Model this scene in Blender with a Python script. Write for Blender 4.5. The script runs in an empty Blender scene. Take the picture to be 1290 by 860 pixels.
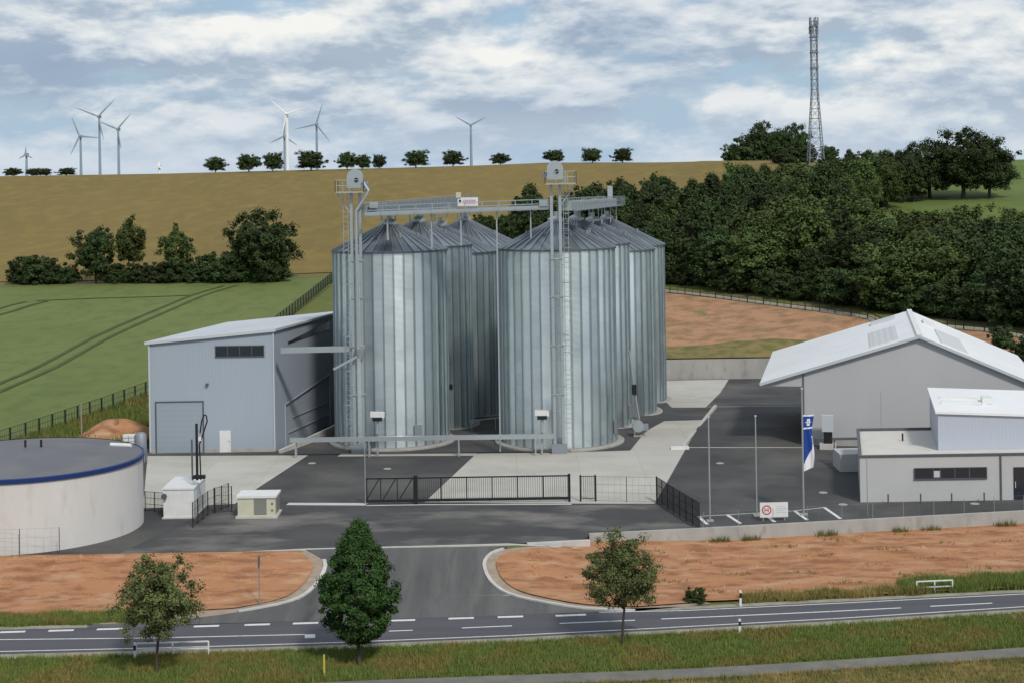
import bpy, bmesh, math, random
import numpy as np
from mathutils import Matrix, Vector
from mathutils.geometry import tessellate_polygon
random.seed(7)
S = bpy.context.scene
C = S.collection
rad = math.radians

# ------------------------------------------------------------------ camera, world, sun, exposure
FPX, CAMH, PX0, PY0, ROLL = 2000.0, 26.2, 645.0, 215.0, rad(0.9)
cam_d = bpy.data.cameras.new('camera')
cam = bpy.data.objects.new('camera', cam_d); C.objects.link(cam)
cam_d.sensor_width = 36; cam_d.sensor_fit = 'HORIZONTAL'
cam_d.lens = FPX / 1290 * 36
cam_d.shift_y = -(430 - PY0) / 1290
cam_d.clip_start = 1; cam_d.clip_end = 20000
cam.matrix_world = Matrix.Translation((0, 0, CAMH)) @ Matrix.Rotation(rad(90), 4, 'X') @ Matrix.Rotation(-ROLL, 4, 'Z')
S.camera = cam

SUN_EL, SUN_AZ = rad(44), rad(157)
w = bpy.data.worlds.new('World'); S.world = w; w.use_nodes = True
nt = w.node_tree; nt.nodes.clear()
def wn(t, **k):
    n = nt.nodes.new(t)
    for a, b in k.items(): setattr(n, a, b)
    return n
def link(a, b): nt.links.new(a, b)
out = wn('ShaderNodeOutputWorld'); bg = wn('ShaderNodeBackground'); bg.inputs[1].default_value = 0.1
sky = wn('ShaderNodeTexSky', sky_type='NISHITA', sun_disc=False); sky.sun_elevation = SUN_EL; sky.sun_rotation = SUN_AZ
sky.air_density = 1.0; sky.dust_density = 1.0
tc = wn('ShaderNodeTexCoord')
def wnoise(scale, det, rough, sc, loc, dist=0.0):
    m = wn('ShaderNodeMapping'); m.inputs['Scale'].default_value = sc; m.inputs['Location'].default_value = loc
    link(tc.outputs['Generated'], m.inputs[0])
    n = wn('ShaderNodeTexNoise'); n.inputs['Scale'].default_value = scale; n.inputs['Detail'].default_value = det
    n.inputs['Roughness'].default_value = rough; n.inputs['Distortion'].default_value = dist
    link(m.outputs[0], n.inputs['Vector']); return n.outputs['Fac']
def wramp(src, stops):
    r = wn('ShaderNodeValToRGB'); e = r.color_ramp.elements
    while len(e) < len(stops): e.new(0.5)
    for i, (p, c) in enumerate(stops): e[i].position = p; e[i].color = (*c, 1)
    link(src, r.inputs[0]); return r.outputs[0]
def wmix(f, a, b, mode='MIX'):
    m = wn('ShaderNodeMix', data_type='RGBA', blend_type=mode)
    if isinstance(f, float): m.inputs[0].default_value = f
    else: link(f, m.inputs[0])
    for s, i in ((a, 6), (b, 7)):
        if isinstance(s, tuple): m.inputs[i].default_value = (*s, 1)
        else: link(s, m.inputs[i])
    return m.outputs[2]
def wmath(op, a, b=0.0, clamp=False):
    m = wn('ShaderNodeMath', operation=op); m.use_clamp = clamp
    for k, q in enumerate((a, b)):
        if isinstance(q, (int, float)): m.inputs[k].default_value = q
        else: link(q, m.inputs[k])
    return m.outputs[0]
SC_, ST_, LO_ = 8.0, (1, 1, 2.8), (2.35, 0.9, 0.18)
n1 = wnoise(SC_, 8, 0.57, ST_, LO_, 0.12)
n2 = wnoise(SC_, 8, 0.57, ST_, (LO_[0], LO_[1], LO_[2] + 0.030), 0.12)
lit = wmath('MULTIPLY_ADD', wmath('SUBTRACT', n1, n2), 3.6); lit.node.inputs[2].default_value = 0.5
dens = wmath('MULTIPLY_ADD', n1, 0.9); dens.node.inputs[2].default_value = -0.45
litd = wmath('SUBTRACT', lit, dens, True)
cov = wramp(n1, [(0.36, (0, 0, 0)), (0.47, (1, 1, 1))])
shade = wramp(litd, [(0.26, (3.5, 4.3, 5.3)), (0.42, (4.7, 5.4, 6.2)), (0.56, (6.1, 6.6, 7.0)), (0.80, (7.9, 8.0, 7.9))])
big = wramp(wnoise(4.5, 3, 0.5, (1, 1, 3.5), (5.3, 5.1, 2.2)), [(0.38, (0.80, 0.85, 0.92)), (0.60, (1.06, 1.05, 1.03))])
cl = wmix(1.0, shade, big, 'MULTIPLY')
blue = wmix(0.75, sky.outputs[0], (3.0, 4.5, 6.2))
skyc = wmix(cov, blue, cl)
sep = wn('ShaderNodeSeparateXYZ'); link(tc.outputs['Generated'], sep.inputs[0])
hz = wramp(sep.outputs[2], [(0.0, (0.85, 0.85, 0.85)), (0.014, (0.6, 0.6, 0.6)), (0.04, (0.15, 0.15, 0.15)), (0.07, (0, 0, 0))])
skyc = wmix(hz, skyc, wmix(cov, (4.0, 5.3, 6.7), (5.3, 6.1, 7.0)))
link(skyc, bg.inputs[0]); link(bg.outputs[0], out.inputs[0])

sl = bpy.data.lights.new('sun', 'SUN'); sl.energy = 2.2; sl.angle = rad(7); sl.color = (1.0, 0.96, 0.9)
so = bpy.data.objects.new('sun', sl); C.objects.link(so)
sd = Vector((math.sin(SUN_AZ) * math.cos(SUN_EL), math.cos(SUN_AZ) * math.cos(SUN_EL), math.sin(SUN_EL)))
so.rotation_euler = sd.to_track_quat('Z', 'Y').to_euler(); so.location = (0, 0, 200)
S.view_settings.view_transform = 'Standard'; S.view_settings.look = 'None'
S.view_settings.exposure = 0.12; S.view_settings.gamma = 1.0; S.view_settings.use_curve_mapping = False
S.cycles.max_bounces = 5; S.cycles.diffuse_bounces = 3; S.cycles.glossy_bounces = 3
S.cycles.caustics_reflective = False; S.cycles.caustics_refractive = False

# ------------------------------------------------------------------ materials
MATS = {}
def mat(name, col, rough=0.85, metal=0.0, col2=None, scale=1.0, det=5, lo=0.35, hi=0.65, bump=0.0, bscale=None, stretch=(1, 1, 1),
        col3=None, scale3=0.1, lo3=0.5, hi3=0.6, spec=0.15, objvar=0.0, attr=None, ribs=None, joints=None, coord='Object', trans=None):
    if name in MATS: return MATS[name]
    m = bpy.data.materials.new(name); m.use_nodes = True; MATS[name] = m
    t = m.node_tree; N = t.nodes; L = t.links; b = N['Principled BSDF']
    b.inputs['Roughness'].default_value = rough; b.inputs['Metallic'].default_value = metal
    b.inputs['Specular IOR Level'].default_value = spec
    c = N.new('ShaderNodeTexCoord'); mp = N.new('ShaderNodeMapping'); mp.inputs['Scale'].default_value = stretch
    L.new(c.outputs[coord], mp.inputs[0]); vec = mp.outputs[0]
    def noise(sc, d=det):
        n = N.new('ShaderNodeTexNoise'); n.inputs['Scale'].default_value = sc; n.inputs['Detail'].default_value = d
        n.inputs['Roughness'].default_value = 0.6
        L.new(vec, n.inputs['Vector']); return n.outputs['Fac']
    def mr(src, a, bb, c0=0.0, c1=1.0):
        r = N.new('ShaderNodeMapRange'); r.inputs[1].default_value = a; r.inputs[2].default_value = bb
        r.inputs[3].default_value = c0; r.inputs[4].default_value = c1; L.new(src, r.inputs[0]); return r.outputs[0]
    def mx(f, a, bb, mode='MIX'):
        q = N.new('ShaderNodeMix'); q.data_type = 'RGBA'; q.blend_type = mode
        if isinstance(f, (int, float)): q.inputs[0].default_value = f
        else: L.new(f, q.inputs[0])
        for s, i in ((a, 6), (bb, 7)):
            if isinstance(s, tuple): q.inputs[i].default_value = (*s[:3], 1)
            else: L.new(s, q.inputs[i])
        return q.outputs[2]
    cur = tuple(col)
    if col2: cur = mx(mr(noise(scale), lo, hi), cur, tuple(col2))
    if col3: cur = mx(mr(noise(scale3, 4), lo3, hi3), cur, tuple(col3))
    if attr:
        a = N.new('ShaderNodeAttribute'); a.attribute_name = attr
        v = mr(a.outputs['Fac'], 0, 1, 0.55, 1.45)
        cc = N.new('ShaderNodeCombineColor'); [L.new(v, cc.inputs[i]) for i in range(3)]
        cur = mx(1.0, cur, cc.outputs[0], 'MULTIPLY')
    if objvar:
        o = N.new('ShaderNodeObjectInfo')
        hs = N.new('ShaderNodeHueSaturation')
        L.new(mr(o.outputs['Random'], 0, 1, 1 - objvar, 1 + objvar), hs.inputs['Value'])
        L.new(mr(o.outputs['Random'], 0, 1, 0.5 - objvar * 0.06, 0.5 + objvar * 0.05), hs.inputs['Hue'])
        if isinstance(cur, tuple): hs.inputs['Color'].default_value = (*cur, 1)
        else: L.new(cur, hs.inputs['Color'])
        cur = hs.outputs[0]
    bsrc = None
    if joints:   # slab joints (w, h) metres
        br = N.new('ShaderNodeTexBrick'); br.offset = 0; br.inputs['Scale'].default_value = 1
        br.inputs['Brick Width'].default_value = joints[0]; br.inputs['Row Height'].default_value = joints[1]
        br.inputs['Mortar Size'].default_value = joints[2]; br.inputs['Mortar Smooth'].default_value = 0.3
        br.inputs['Color1'].default_value = (1, 1, 1, 1); br.inputs['Color2'].default_value = (0.92, 0.92, 0.91, 1)
        br.inputs['Mortar'].default_value = (joints[3],) * 3 + (1,)
        L.new(c.outputs['Object'] if len(joints) < 5 else c.outputs['UV'], br.inputs['Vector'])
        cur = mx(1.0, cur, br.outputs['Color'], 'MULTIPLY')
    if isinstance(cur, tuple): b.inputs['Base Color'].default_value = (*cur, 1)
    else: L.new(cur, b.inputs['Base Color'])
    bn = None
    if ribs:    # (axis index, period m, strength)
        sx = N.new('ShaderNodeSeparateXYZ'); L.new(c.outputs['Object'], sx.inputs[0])
        mu = N.new('ShaderNodeMath'); mu.operation = 'MULTIPLY'; mu.inputs[1].default_value = 2 * math.pi / ribs[1]
        L.new(sx.outputs[ribs[0]], mu.inputs[0])
        sn = N.new('ShaderNodeMath'); sn.operation = 'SINE'; L.new(mu.outputs[0], sn.inputs[0])
        bn = N.new('ShaderNodeBump'); bn.inputs['Strength'].default_value = ribs[2]; bn.inputs['Distance'].default_value = 0.02
        L.new(sn.outputs[0], bn.inputs['Height'])
    if bump:
        b2 = N.new('ShaderNodeBump'); b2.inputs['Strength'].default_value = bump; b2.inputs['Distance'].default_value = 0.1
        L.new(noise(bscale or scale * 3), b2.inputs['Height'])
        if bn: L.new(bn.outputs[0], b2.inputs['Normal'])
        bn = b2
    if bn: L.new(bn.outputs[0], b.inputs['Normal'])
    return m

M = dict(
 grass=mat('grass_ground', (0.095, 0.125, 0.03), col2=(0.15, 0.15, 0.045), scale=0.35, col3=(0.16, 0.13, 0.06), scale3=0.12, lo3=0.52, hi3=0.7, bump=0.5, bscale=3),
 wheat=mat('wheat', (0.198, 0.143, 0.043), col2=(0.17, 0.125, 0.038), scale=0.02, stretch=(1, 0.35, 1), col3=(0.25, 0.175, 0.045), scale3=0.25, lo3=0.45, hi3=0.8, bump=0.3, bscale=0.8),
 stubble=mat('field_margin', (0.12, 0.12, 0.04), col2=(0.17, 0.15, 0.055), scale=0.1),
 crop=mat('green_crop', (0.128, 0.162, 0.046), col2=(0.155, 0.182, 0.058), scale=0.05, stretch=(1, 0.5, 1), col3=(0.085, 0.125, 0.04), scale3=0.4, lo3=0.45, hi3=0.8, bump=0.3, bscale=1.5),
 track=mat('crop_track', (0.058, 0.082, 0.028), col2=(0.08, 0.11, 0.036), scale=0.5),
 meadow=mat('meadow', (0.10, 0.145, 0.035), col2=(0.13, 0.17, 0.045), scale=0.08),
 earth=mat('red_earth', (0.41, 0.20, 0.10), col2=(0.27, 0.125, 0.062), scale=0.75, stretch=(0.55, 1.3, 1), lo=0.47, hi=0.62, col3=(0.47, 0.28, 0.165), scale3=0.7, lo3=0.5, hi3=0.7, bump=1.0, bscale=2.2, det=12),
 earthedge=mat('gravelly_earth', (0.30, 0.235, 0.175), col2=(0.38, 0.30, 0.23), scale=1.5, bump=0.5),
 earthslope=mat('slope_earth', (0.40, 0.225, 0.13), col2=(0.25, 0.15, 0.08), scale=0.35, lo=0.42, hi=0.62, col3=(0.16, 0.16, 0.06), scale3=0.3, lo3=0.62, hi3=0.72, bump=0.5, det=8),
 weedy=mat('weedy_bank', (0.22, 0.165, 0.07), col2=(0.12, 0.125, 0.04), scale=0.5, lo=0.42, hi=0.6, bump=0.5),
 asphalt=mat('yard_asphalt', (0.048, 0.047, 0.048), rough=0.8, col2=(0.068, 0.066, 0.065), scale=0.15, col3=(0.115, 0.108, 0.10), scale3=0.10, lo3=0.46, hi3=0.70, bump=0.15, bscale=20, spec=0.3, det=8),
 asphalt2=mat('old_asphalt', (0.098, 0.096, 0.093), rough=0.85, col2=(0.155, 0.147, 0.138), scale=0.5, stretch=(2.6, 0.25, 1), lo=0.38, hi=0.7, col3=(0.065, 0.064, 0.064), scale3=0.25, lo3=0.5, hi3=0.7, bump=0.15, bscale=20, spec=0.3),
 apron=mat('entry_asphalt', (0.052, 0.051, 0.053), rough=0.85, col2=(0.078, 0.075, 0.074), scale=0.22, stretch=(0.7, 1.2, 1), col3=(0.19, 0.175, 0.16), scale3=0.17, lo3=0.48, hi3=0.68, bump=0.15, bscale=20, spec=0.3, det=8),
 road=mat('road_asphalt', (0.078, 0.076, 0.088), rough=0.8, col2=(0.098, 0.095, 0.105), scale=0.25, stretch=(0.25, 3, 1), bump=0.1, bscale=20, spec=0.3),
 path=mat('path_asphalt', (0.15, 0.145, 0.13), col2=(0.2, 0.19, 0.165), scale=0.8),
 shoulder=mat('gravel_shoulder', (0.34, 0.31, 0.26), col2=(0.24, 0.22, 0.16), scale=1.2),
 slab=mat('concrete_slab', (0.52, 0.495, 0.44), rough=0.8, col2=(0.44, 0.42, 0.38), scale=0.25, col3=(0.50, 0.48, 0.44), scale3=0.08, bump=0.05, joints=(5.5, 5.0, 0.035, 0.80), det=8),
 conc=mat('concrete', (0.40, 0.39, 0.365), col2=(0.33, 0.32, 0.30), scale=0.6, col3=(0.27, 0.26, 0.24), scale3=1.4, lo3=0.56, hi3=0.75, stretch=(1, 1, 0.4), bump=0.1, det=8),
 concl=mat('light_concrete', (0.55, 0.54, 0.50), col2=(0.46, 0.45, 0.42), scale=0.8, bump=0.1),
 tank=mat('tank_concrete', (0.64, 0.62, 0.60), col2=(0.57, 0.55, 0.525), scale=0.25, col3=(0.46, 0.43, 0.395), scale3=0.9, lo3=0.55, hi3=0.8, bump=0.08, stretch=(1, 1, 0.35), det=9),
 tankroof=mat('membrane_grey', (0.135, 0.135, 0.145), rough=0.6, col2=(0.165, 0.165, 0.17), scale=0.3),
 blue=mat('blue_sheet', (0.018, 0.04, 0.14), rough=0.4),
 white=mat('white_paint', (0.72, 0.72, 0.71), rough=0.5, col2=(0.64, 0.64, 0.62), scale=1.5),
 line=mat('road_paint', (0.66, 0.65, 0.63), rough=0.7, col2=(0.42, 0.41, 0.40), scale=3, lo=0.5, hi=0.8),
 cream=mat('cream_render', (0.56, 0.55, 0.42), rough=0.7, col2=(0.50, 0.49, 0.37), scale=1.2),
 grille=mat('grille_grey', (0.26, 0.26, 0.235), rough=0.6, ribs=(2, 0.08, 0.8)),
 wallL=mat('blue_grey_cladding', (0.325, 0.368, 0.42), rough=0.5, ribs=(0, 0.3, 0.18), col2=(0.34, 0.382, 0.435), scale=0.2, stretch=(1, 1, 0.3)),
 wallLs=mat('blue_grey_cladding_side', (0.325, 0.368, 0.42), rough=0.5, ribs=(1, 0.3, 0.18), col2=(0.34, 0.382, 0.435), scale=0.2, stretch=(1, 1, 0.3)),
 doorL=mat('sectional_door', (0.29, 0.33, 0.375), rough=0.5, ribs=(2, 0.5, 0.12)),
 roofL=mat('pale_roof_sheet', (0.50, 0.52, 0.55), rough=0.45, ribs=(0, 0.33, 0.2), col2=(0.56, 0.575, 0.60), scale=0.2),
 wallR=mat('grey_cladding', (0.43, 0.43, 0.435), rough=0.55, ribs=(0, 0.35, 0.05), col2=(0.46, 0.46, 0.46), scale=0.15, stretch=(1, 1, 0.3), joints=None),
 wallO=mat('grey_render', (0.48, 0.48, 0.475), rough=0.7, col2=(0.45, 0.45, 0.447), scale=0.4),
 annex=mat('blue_white_cladding', (0.44, 0.475, 0.54), rough=0.5, ribs=(0, 0.3, 0.15)),
 roofR=mat('white_roof_sheet', (0.80, 0.80, 0.79), rough=0.4, ribs=(1, 0.33, 0.12), col2=(0.74, 0.74, 0.74), scale=0.2),
 sky_l=mat('rooflight', (0.58, 0.59, 0.585), rough=0.4, ribs=(0, 0.6, 0.5)),
 flatroof=mat('gravel_roof', (0.60, 0.57, 0.52), col2=(0.54, 0.52, 0.475), scale=0.6),
 trimd=mat('dark_trim', (0.10, 0.105, 0.115), rough=0.5),
 trim=mat('pale_trim', (0.50, 0.52, 0.54), rough=0.4),
 glass=mat('dark_glass', (0.018, 0.025, 0.035), rough=0.12, spec=0.8),
 dark=mat('dark_opening', (0.03, 0.032, 0.036), rough=0.7),
 black=mat('black_steel', (0.022, 0.023, 0.025), rough=0.5),
 galv=mat('galvanised_steel', (0.62, 0.65, 0.67), rough=0.42, metal=0.85, col2=(0.50, 0.53, 0.56), scale=0.8),
 galvl=mat('light_galvanised', (0.42, 0.46, 0.47), rough=0.45, metal=0.55),
 galvd=mat('dull_galvanised', (0.27, 0.30, 0.33), rough=0.6, metal=0.4),
 flag=mat('flag_blue', (0.02, 0.06, 0.27), rough=0.8),
 flagw=mat('flag_white', (0.72, 0.74, 0.80), rough=0.8),
 red=mat('sign_red', (0.50, 0.06, 0.06), rough=0.6),
 yellow=mat('yellow_post', (0.52, 0.42, 0.08), rough=0.6),
 wood=mat('timber', (0.30, 0.26, 0.18), rough=0.8),
 bark=mat('bark', (0.10, 0.08, 0.06), col2=(0.06, 0.05, 0.04), scale=4, bump=0.5),
 turb=mat('turbine_backlit', (0.27, 0.34, 0.43), rough=0.6),  # grey-blue of the backlit turbines, put into their base colour
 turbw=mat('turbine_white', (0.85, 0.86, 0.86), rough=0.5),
 mast=mat('mast_steel', (0.20, 0.215, 0.245), rough=0.6, metal=0.2),
 leaf=mat('leaves', (0.066, 0.092, 0.025), rough=0.7, attr='tone', objvar=0.38, spec=0.15),
 leafdark=mat('leaves_dark', (0.042, 0.064, 0.021), rough=0.7, attr='tone', objvar=0.28, spec=0.15),
 leafmaple=mat('leaves_deep_green', (0.036, 0.078, 0.018), rough=0.65, attr='tone', spec=0.2),
 leafyoung=mat('leaves_olive', (0.105, 0.122, 0.042), rough=0.7, attr='tone', spec=0.2),
 blade=mat('grass_blades', (0.155, 0.20, 0.05), rough=0.8, attr='tone', col2=(0.23, 0.19, 0.06), scale=0.3, lo=0.48, hi=0.62, spec=0.1, coord='Object'),
 dry=mat('dry_grass', (0.33, 0.25, 0.09), rough=0.8, attr='tone', col2=(0.14, 0.15, 0.045), scale=0.3, spec=0.1),
)
def silo_mat():
    m = bpy.data.materials.new('corrugated_silo_sheet'); m.use_nodes = True
    t = m.node_tree; N = t.nodes; L = t.links; b = N['Principled BSDF']
    b.inputs['Metallic'].default_value = 0.95
    c = N.new('ShaderNodeTexCoord'); sx = N.new('ShaderNodeSeparateXYZ'); L.new(c.outputs['Object'], sx.inputs[0])
    mu = N.new('ShaderNodeMath'); mu.operation = 'MULTIPLY'; mu.inputs[1].default_value = 2 * math.pi / 0.11; L.new(sx.outputs[2], mu.inputs[0])
    sn = N.new('ShaderNodeMath'); sn.operation = 'SINE'; L.new(mu.outputs[0], sn.inputs[0])
    a = N.new('ShaderNodeAttribute'); a.attribute_name = 'tone'
    # sheet courses: brightness step per 1.1 m course
    n = N.new('ShaderNodeTexNoise'); n.inputs['Scale'].default_value = 0.5; n.inputs['Detail'].default_value = 5; L.new(c.outputs['Object'], n.inputs['Vector'])
    ad = N.new('ShaderNodeMath'); ad.operation = 'MULTIPLY_ADD'; ad.inputs[1].default_value = 0.35; L.new(n.outputs['Fac'], ad.inputs[0]); L.new(a.outputs['Fac'], ad.inputs[2])
    r = N.new('ShaderNodeValToRGB'); r.color_ramp.elements[0].position = 0.2; r.color_ramp.elements[0].color = (0.38, 0.44, 0.46, 1)
    r.color_ramp.elements[1].position = 1.1; r.color_ramp.elements[1].color = (0.93, 1.0, 1.0, 1); L.new(ad.outputs[0], r.inputs[0])
    L.new(r.outputs[0], b.inputs['Base Color'])
    rr = N.new('ShaderNodeMapRange'); rr.inputs[3].default_value = 0.26; rr.inputs[4].default_value = 0.42; L.new(n.outputs['Fac'], rr.inputs[0]); L.new(rr.outputs[0], b.inputs['Roughness'])
    bp = N.new('ShaderNodeBump'); bp.inputs['Strength'].default_value = 0.35; bp.inputs['Distance'].default_value = 0.012
    L.new(sn.outputs[0], bp.inputs['Height']); L.new(bp.outputs[0], b.inputs['Normal'])
    return m
M['silo'] = silo_mat()
M['siloroof'] = mat('silo_roof_sheet', (0.27, 0.295, 0.32), rough=0.4, metal=0.7, attr='tone', col2=(0.21, 0.235, 0.26), scale=0.5)

# ------------------------------------------------------------------ helpers
def tag(o, label=None, cat=None, group=None, kind=None):
    if label: o['label'] = label
    if cat: o['category'] = cat
    if group: o['group'] = group
    if kind: o['kind'] = kind
    return o
def thing(name, label, cat, loc=(0, 0, 0), rotz=0.0, group=None):
    o = bpy.data.objects.new(name, None); C.objects.link(o); o.empty_display_size = 0.3
    o.location = loc; o.rotation_euler = (0, 0, rotz)
    return tag(o, label, cat, group)
def kids(o): return [c for c in C.objects if c.parent == o]
def copy_tree(o, label=None, loc=None, rotz=None, parent=None, scale=None):
    c = o.copy(); C.objects.link(c); c.parent = parent
    if label: c['label'] = label
    if loc is not None: c.location = loc
    if rotz is not None: c.rotation_euler = (0, 0, rotz)
    if scale is not None: c.scale = scale
    for k in TREE.get(o.name, []): copy_tree(k, parent=c)
    return c
TREE = {}
def regkid(p, o):
    o.parent = p; TREE.setdefault(p.name, []).append(o)

class MB:
    def __init__(s): s.v = []; s.f = []; s.smooth = False
    def add(s, vs, fs):
        n = len(s.v); s.v += [tuple(v) for v in vs]; s.f += [tuple(i + n for i in f) for f in fs]; return s
    def box(s, cx, cy, cz, sx, sy, sz, rz=0.0):     # centre, full sizes
        c, q = math.cos(rz), math.sin(rz); vs = []
        for dz in (-.5, .5):
            for dx, dy in ((-.5, -.5), (.5, -.5), (.5, .5), (-.5, .5)):
                x, y = dx * sx, dy * sy
                vs.append((cx + x * c - y * q, cy + x * q + y * c, cz + dz * sz))
        return s.add(vs, [(0, 3, 2, 1), (4, 5, 6, 7), (0, 1, 5, 4), (1, 2, 6, 5), (2, 3, 7, 6), (3, 0, 4, 7)])
    def prism(s, poly, z0, z1):
        n = len(poly); vs = [(x, y, z0) for x, y in poly] + [(x, y, z1) for x, y in poly]
        f = [tuple(range(n))[::-1], tuple(range(n, 2 * n))]
        f += [(i, (i + 1) % n, n + (i + 1) % n, n + i) for i in range(n)]
        return s.add(vs, f)
    def hexa(s, b, t):          # 4 bottom, 4 top points, ccw
        return s.add(list(b) + list(t), [(3, 2, 1, 0), (4, 5, 6, 7), (0, 1, 5, 4), (1, 2, 6, 5), (2, 3, 7, 6), (3, 0, 4, 7)])
    def beam(s, p, q, wd, ht=None, up=(0, 0, 1)):
        ht = ht or wd; p = Vector(p); q = Vector(q); d = (q - p).normalized(); up = Vector(up)
        if abs(d.dot(up)) > 0.98: up = Vector((0, 1, 0))
        a = d.cross(up).normalized() * wd / 2; b2 = a.cross(d).normalized() * ht / 2
        vs = [p - a - b2, p + a - b2, p + a + b2, p - a + b2, q - a - b2, q + a - b2, q + a + b2, q - a + b2]
        return s.add(vs, [(0, 1, 2, 3), (7, 6, 5, 4), (0, 4, 5, 1), (1, 5, 6, 2), (2, 6, 7, 3), (3, 7, 4, 0)])
    def tube(s, p, q, r0, r1=None, n=8, cap=True):
        r1 = r0 if r1 is None else r1; p = Vector(p); q = Vector(q); d = (q - p).normalized()
        up = Vector((0, 0, 1)) if abs(d.z) < 0.95 else Vector((1, 0, 0))
        a = d.cross(up).normalized(); b2 = d.cross(a)
        vs = []
        for c0, r in ((p, r0), (q, r1)):
            for i in range(n):
                t = 2 * math.pi * i / n; vs.append(c0 + (a * math.cos(t) + b2 * math.sin(t)) * r)
        f = [(i, i + n, (i + 1) % n + n, (i + 1) % n) for i in range(n)]
        if cap: f += [tuple(range(n)), tuple(range(2 * n - 1, n - 1, -1))]
        return s.add(vs, f)
    def pipe(s, pts, r, n=8):
        for a, b in zip(pts, pts[1:]): s.tube(a, b, r, r, n)
        return s
    def lathe(s, prof, n=24, cx=0, cy=0, a0=0.0):
        vs = [(cx + r * math.cos(a0 + 2 * math.pi * i / n), cy + r * math.sin(a0 + 2 * math.pi * i / n), z) for r, z in prof for i in range(n)]
        f = []
        for k in range(len(prof) - 1):
            for i in range(n):
                j = (i + 1) % n; f.append((k * n + i, k * n + j, (k + 1) * n + j, (k + 1) * n + i))
        return s.add(vs, f)
    def poly(s, pts): return s.add(pts, [tuple(range(len(pts)))])
    def build(s, name, m, parent=None, smooth=False, tones=None):
        me = bpy.data.meshes.new(name); me.from_pydata(s.v, [], s.f); me.update()
        me.materials.append(m)
        if smooth: me.polygons.foreach_set('use_smooth', [True] * len(me.polygons))
        if tones is not None:
            a = me.attributes.new('tone', 'FLOAT', 'FACE'); a.data.foreach_set('value', tones[:len(me.polygons)])
        o = bpy.data.objects.new(name, me); C.objects.link(o)
        if parent: regkid(parent, o)
        return o
def rt(p, a):   # rotate 2d
    c, q = math.cos(a), math.sin(a); return (p[0] * c - p[1] * q, p[0] * q + p[1] * c)

# ------------------------------------------------------------------ terrain height
def ss(a, b, x):
    t = min(1, max(0, (x - a) / (b - a))); return t * t * (3 - 2 * t)
def pl(tab, x):
    if x <= tab[0][0]: return tab[0][1]
    for (a, za), (b, zb) in zip(tab, tab[1:]):
        if x <= b: return za + (zb - za) * (x - a) / (b - a)
    return tab[-1][1]
PROF = [(-0.22, [(142, 0), (170, 0.7), (300, 6), (570, 25.4), (600, 26.8), (640, 26.6), (900, 24), (5000, 18)]),
        (0.02, [(200, 0), (300, 8), (535, 27.3), (560, 28.5), (600, 28.3), (900, 25), (5000, 18)]),
        (0.12, [(206, .7), (215, 1.2), (255, 6), (300, 10.5), (470, 26.8), (500, 28.0), (540, 28), (900, 25), (5000, 18)]),
        (0.30, [(172, 1.5), (200, 4), (215, 5.2), (340, 16.9), (420, 25.8), (440, 26.8), (500, 27.0), (900, 25), (5000, 18)])]
def hill(X, Y):
    z = hill0(X, Y)
    if X < 52 and 200 < Y < 240 and X > 5: z = min(z, .75 + .30 * max(0, Y - 212))
    return z
def hill0(X, Y):
    u = X / max(Y, 60)
    if u <= PROF[0][0]: return pl(PROF[0][1], Y)
    for (ua, ta), (ub, tb) in zip(PROF, PROF[1:]):
        if u <= ub:
            k = (u - ua) / (ub - ua); return pl(ta, Y) * (1 - k) + pl(tb, Y) * k
    return pl(PROF[-1][1], Y)
def _g0(px, py, z):
    a, b = px - PX0, py - PY0; u = (a * math.cos(ROLL) - b * math.sin(ROLL)) / FPX; v = (a * math.sin(ROLL) + b * math.cos(ROLL)) / FPX
    Y = (CAMH - z) / v; return (u * Y, Y)
WL = [_g0(742, 671.5, .16), _g0(885, 664.5, .16), _g0(1060, 655, .16), _g0(1290, 642.5, .16)]; WL.append((75, WL[-1][1] + (75 - WL[-1][0]) * .11))
SITE = [(-70, 110.2), (-14.8, 110.8), (2.7, 111.9), (4.6, 112.6)] + [(x, y + .1) for x, y in WL] + [ (75, 165), (52, 186), (46, 212), (14, 213),
        (-6, 212), (-22, 196), (-29, 172), (-38, 146), (-46, 134), (-70, 128)]
def sdist(X, Y, poly=SITE):     # positive inside
    ins = False; best = 1e9; n = len(poly)
    for i in range(n):
        x1, y1 = poly[i]; x2, y2 = poly[(i + 1) % n]
        if (y1 > Y) != (y2 > Y) and X < (x2 - x1) * (Y - y1) / (y2 - y1) + x1: ins = not ins
        dx, dy = x2 - x1, y2 - y1; t = max(0, min(1, ((X - x1) * dx + (Y - y1) * dy) / (dx * dx + dy * dy)))
        best = min(best, math.hypot(X - x1 - t * dx, Y - y1 - t * dy))
    return best if ins else -best
def yard(X, Y): return -min(1.9, max(0, 0.05 * (Y - 160)))
def front(X, Y):
    left = -1 + ss(100.5, 110.4, Y)
    right = -1.0 + (0.12 + .38 * (1 - ss(5, 16, X))) * ss(104, 113.5, Y) + (0.9 * ss(119, 130, Y) if X > 60 else 0)
    k = ss(0.5, 5, X); return left * (1 - k) + right * k
def h(X, Y):
    near = Y < 135
    o = front(X, Y) if near else hill(X, Y)
    if 40 < X and near and Y > 118: o = front(X, Y)
    d = sdist(X, Y) if -75 < X < 80 and 100 < Y < 225 else -99
    if near:
        k = ss(0.7, 3, d)
    else: k = ss(-2.2, -0.2, d)
    b = 0.0
    if Y < 99: b = 0.05 * math.sin(X * 1.3) * math.sin(Y * 1.7)
    return o * (1 - k) + (yard(X, Y) - 0.3) * k + b * 0
def ray(px, py):
    a, b = px - PX0, py - PY0
    return (a * math.cos(ROLL) - b * math.sin(ROLL)) / FPX, -(a * math.sin(ROLL) + b * math.cos(ROLL)) / FPX
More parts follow.
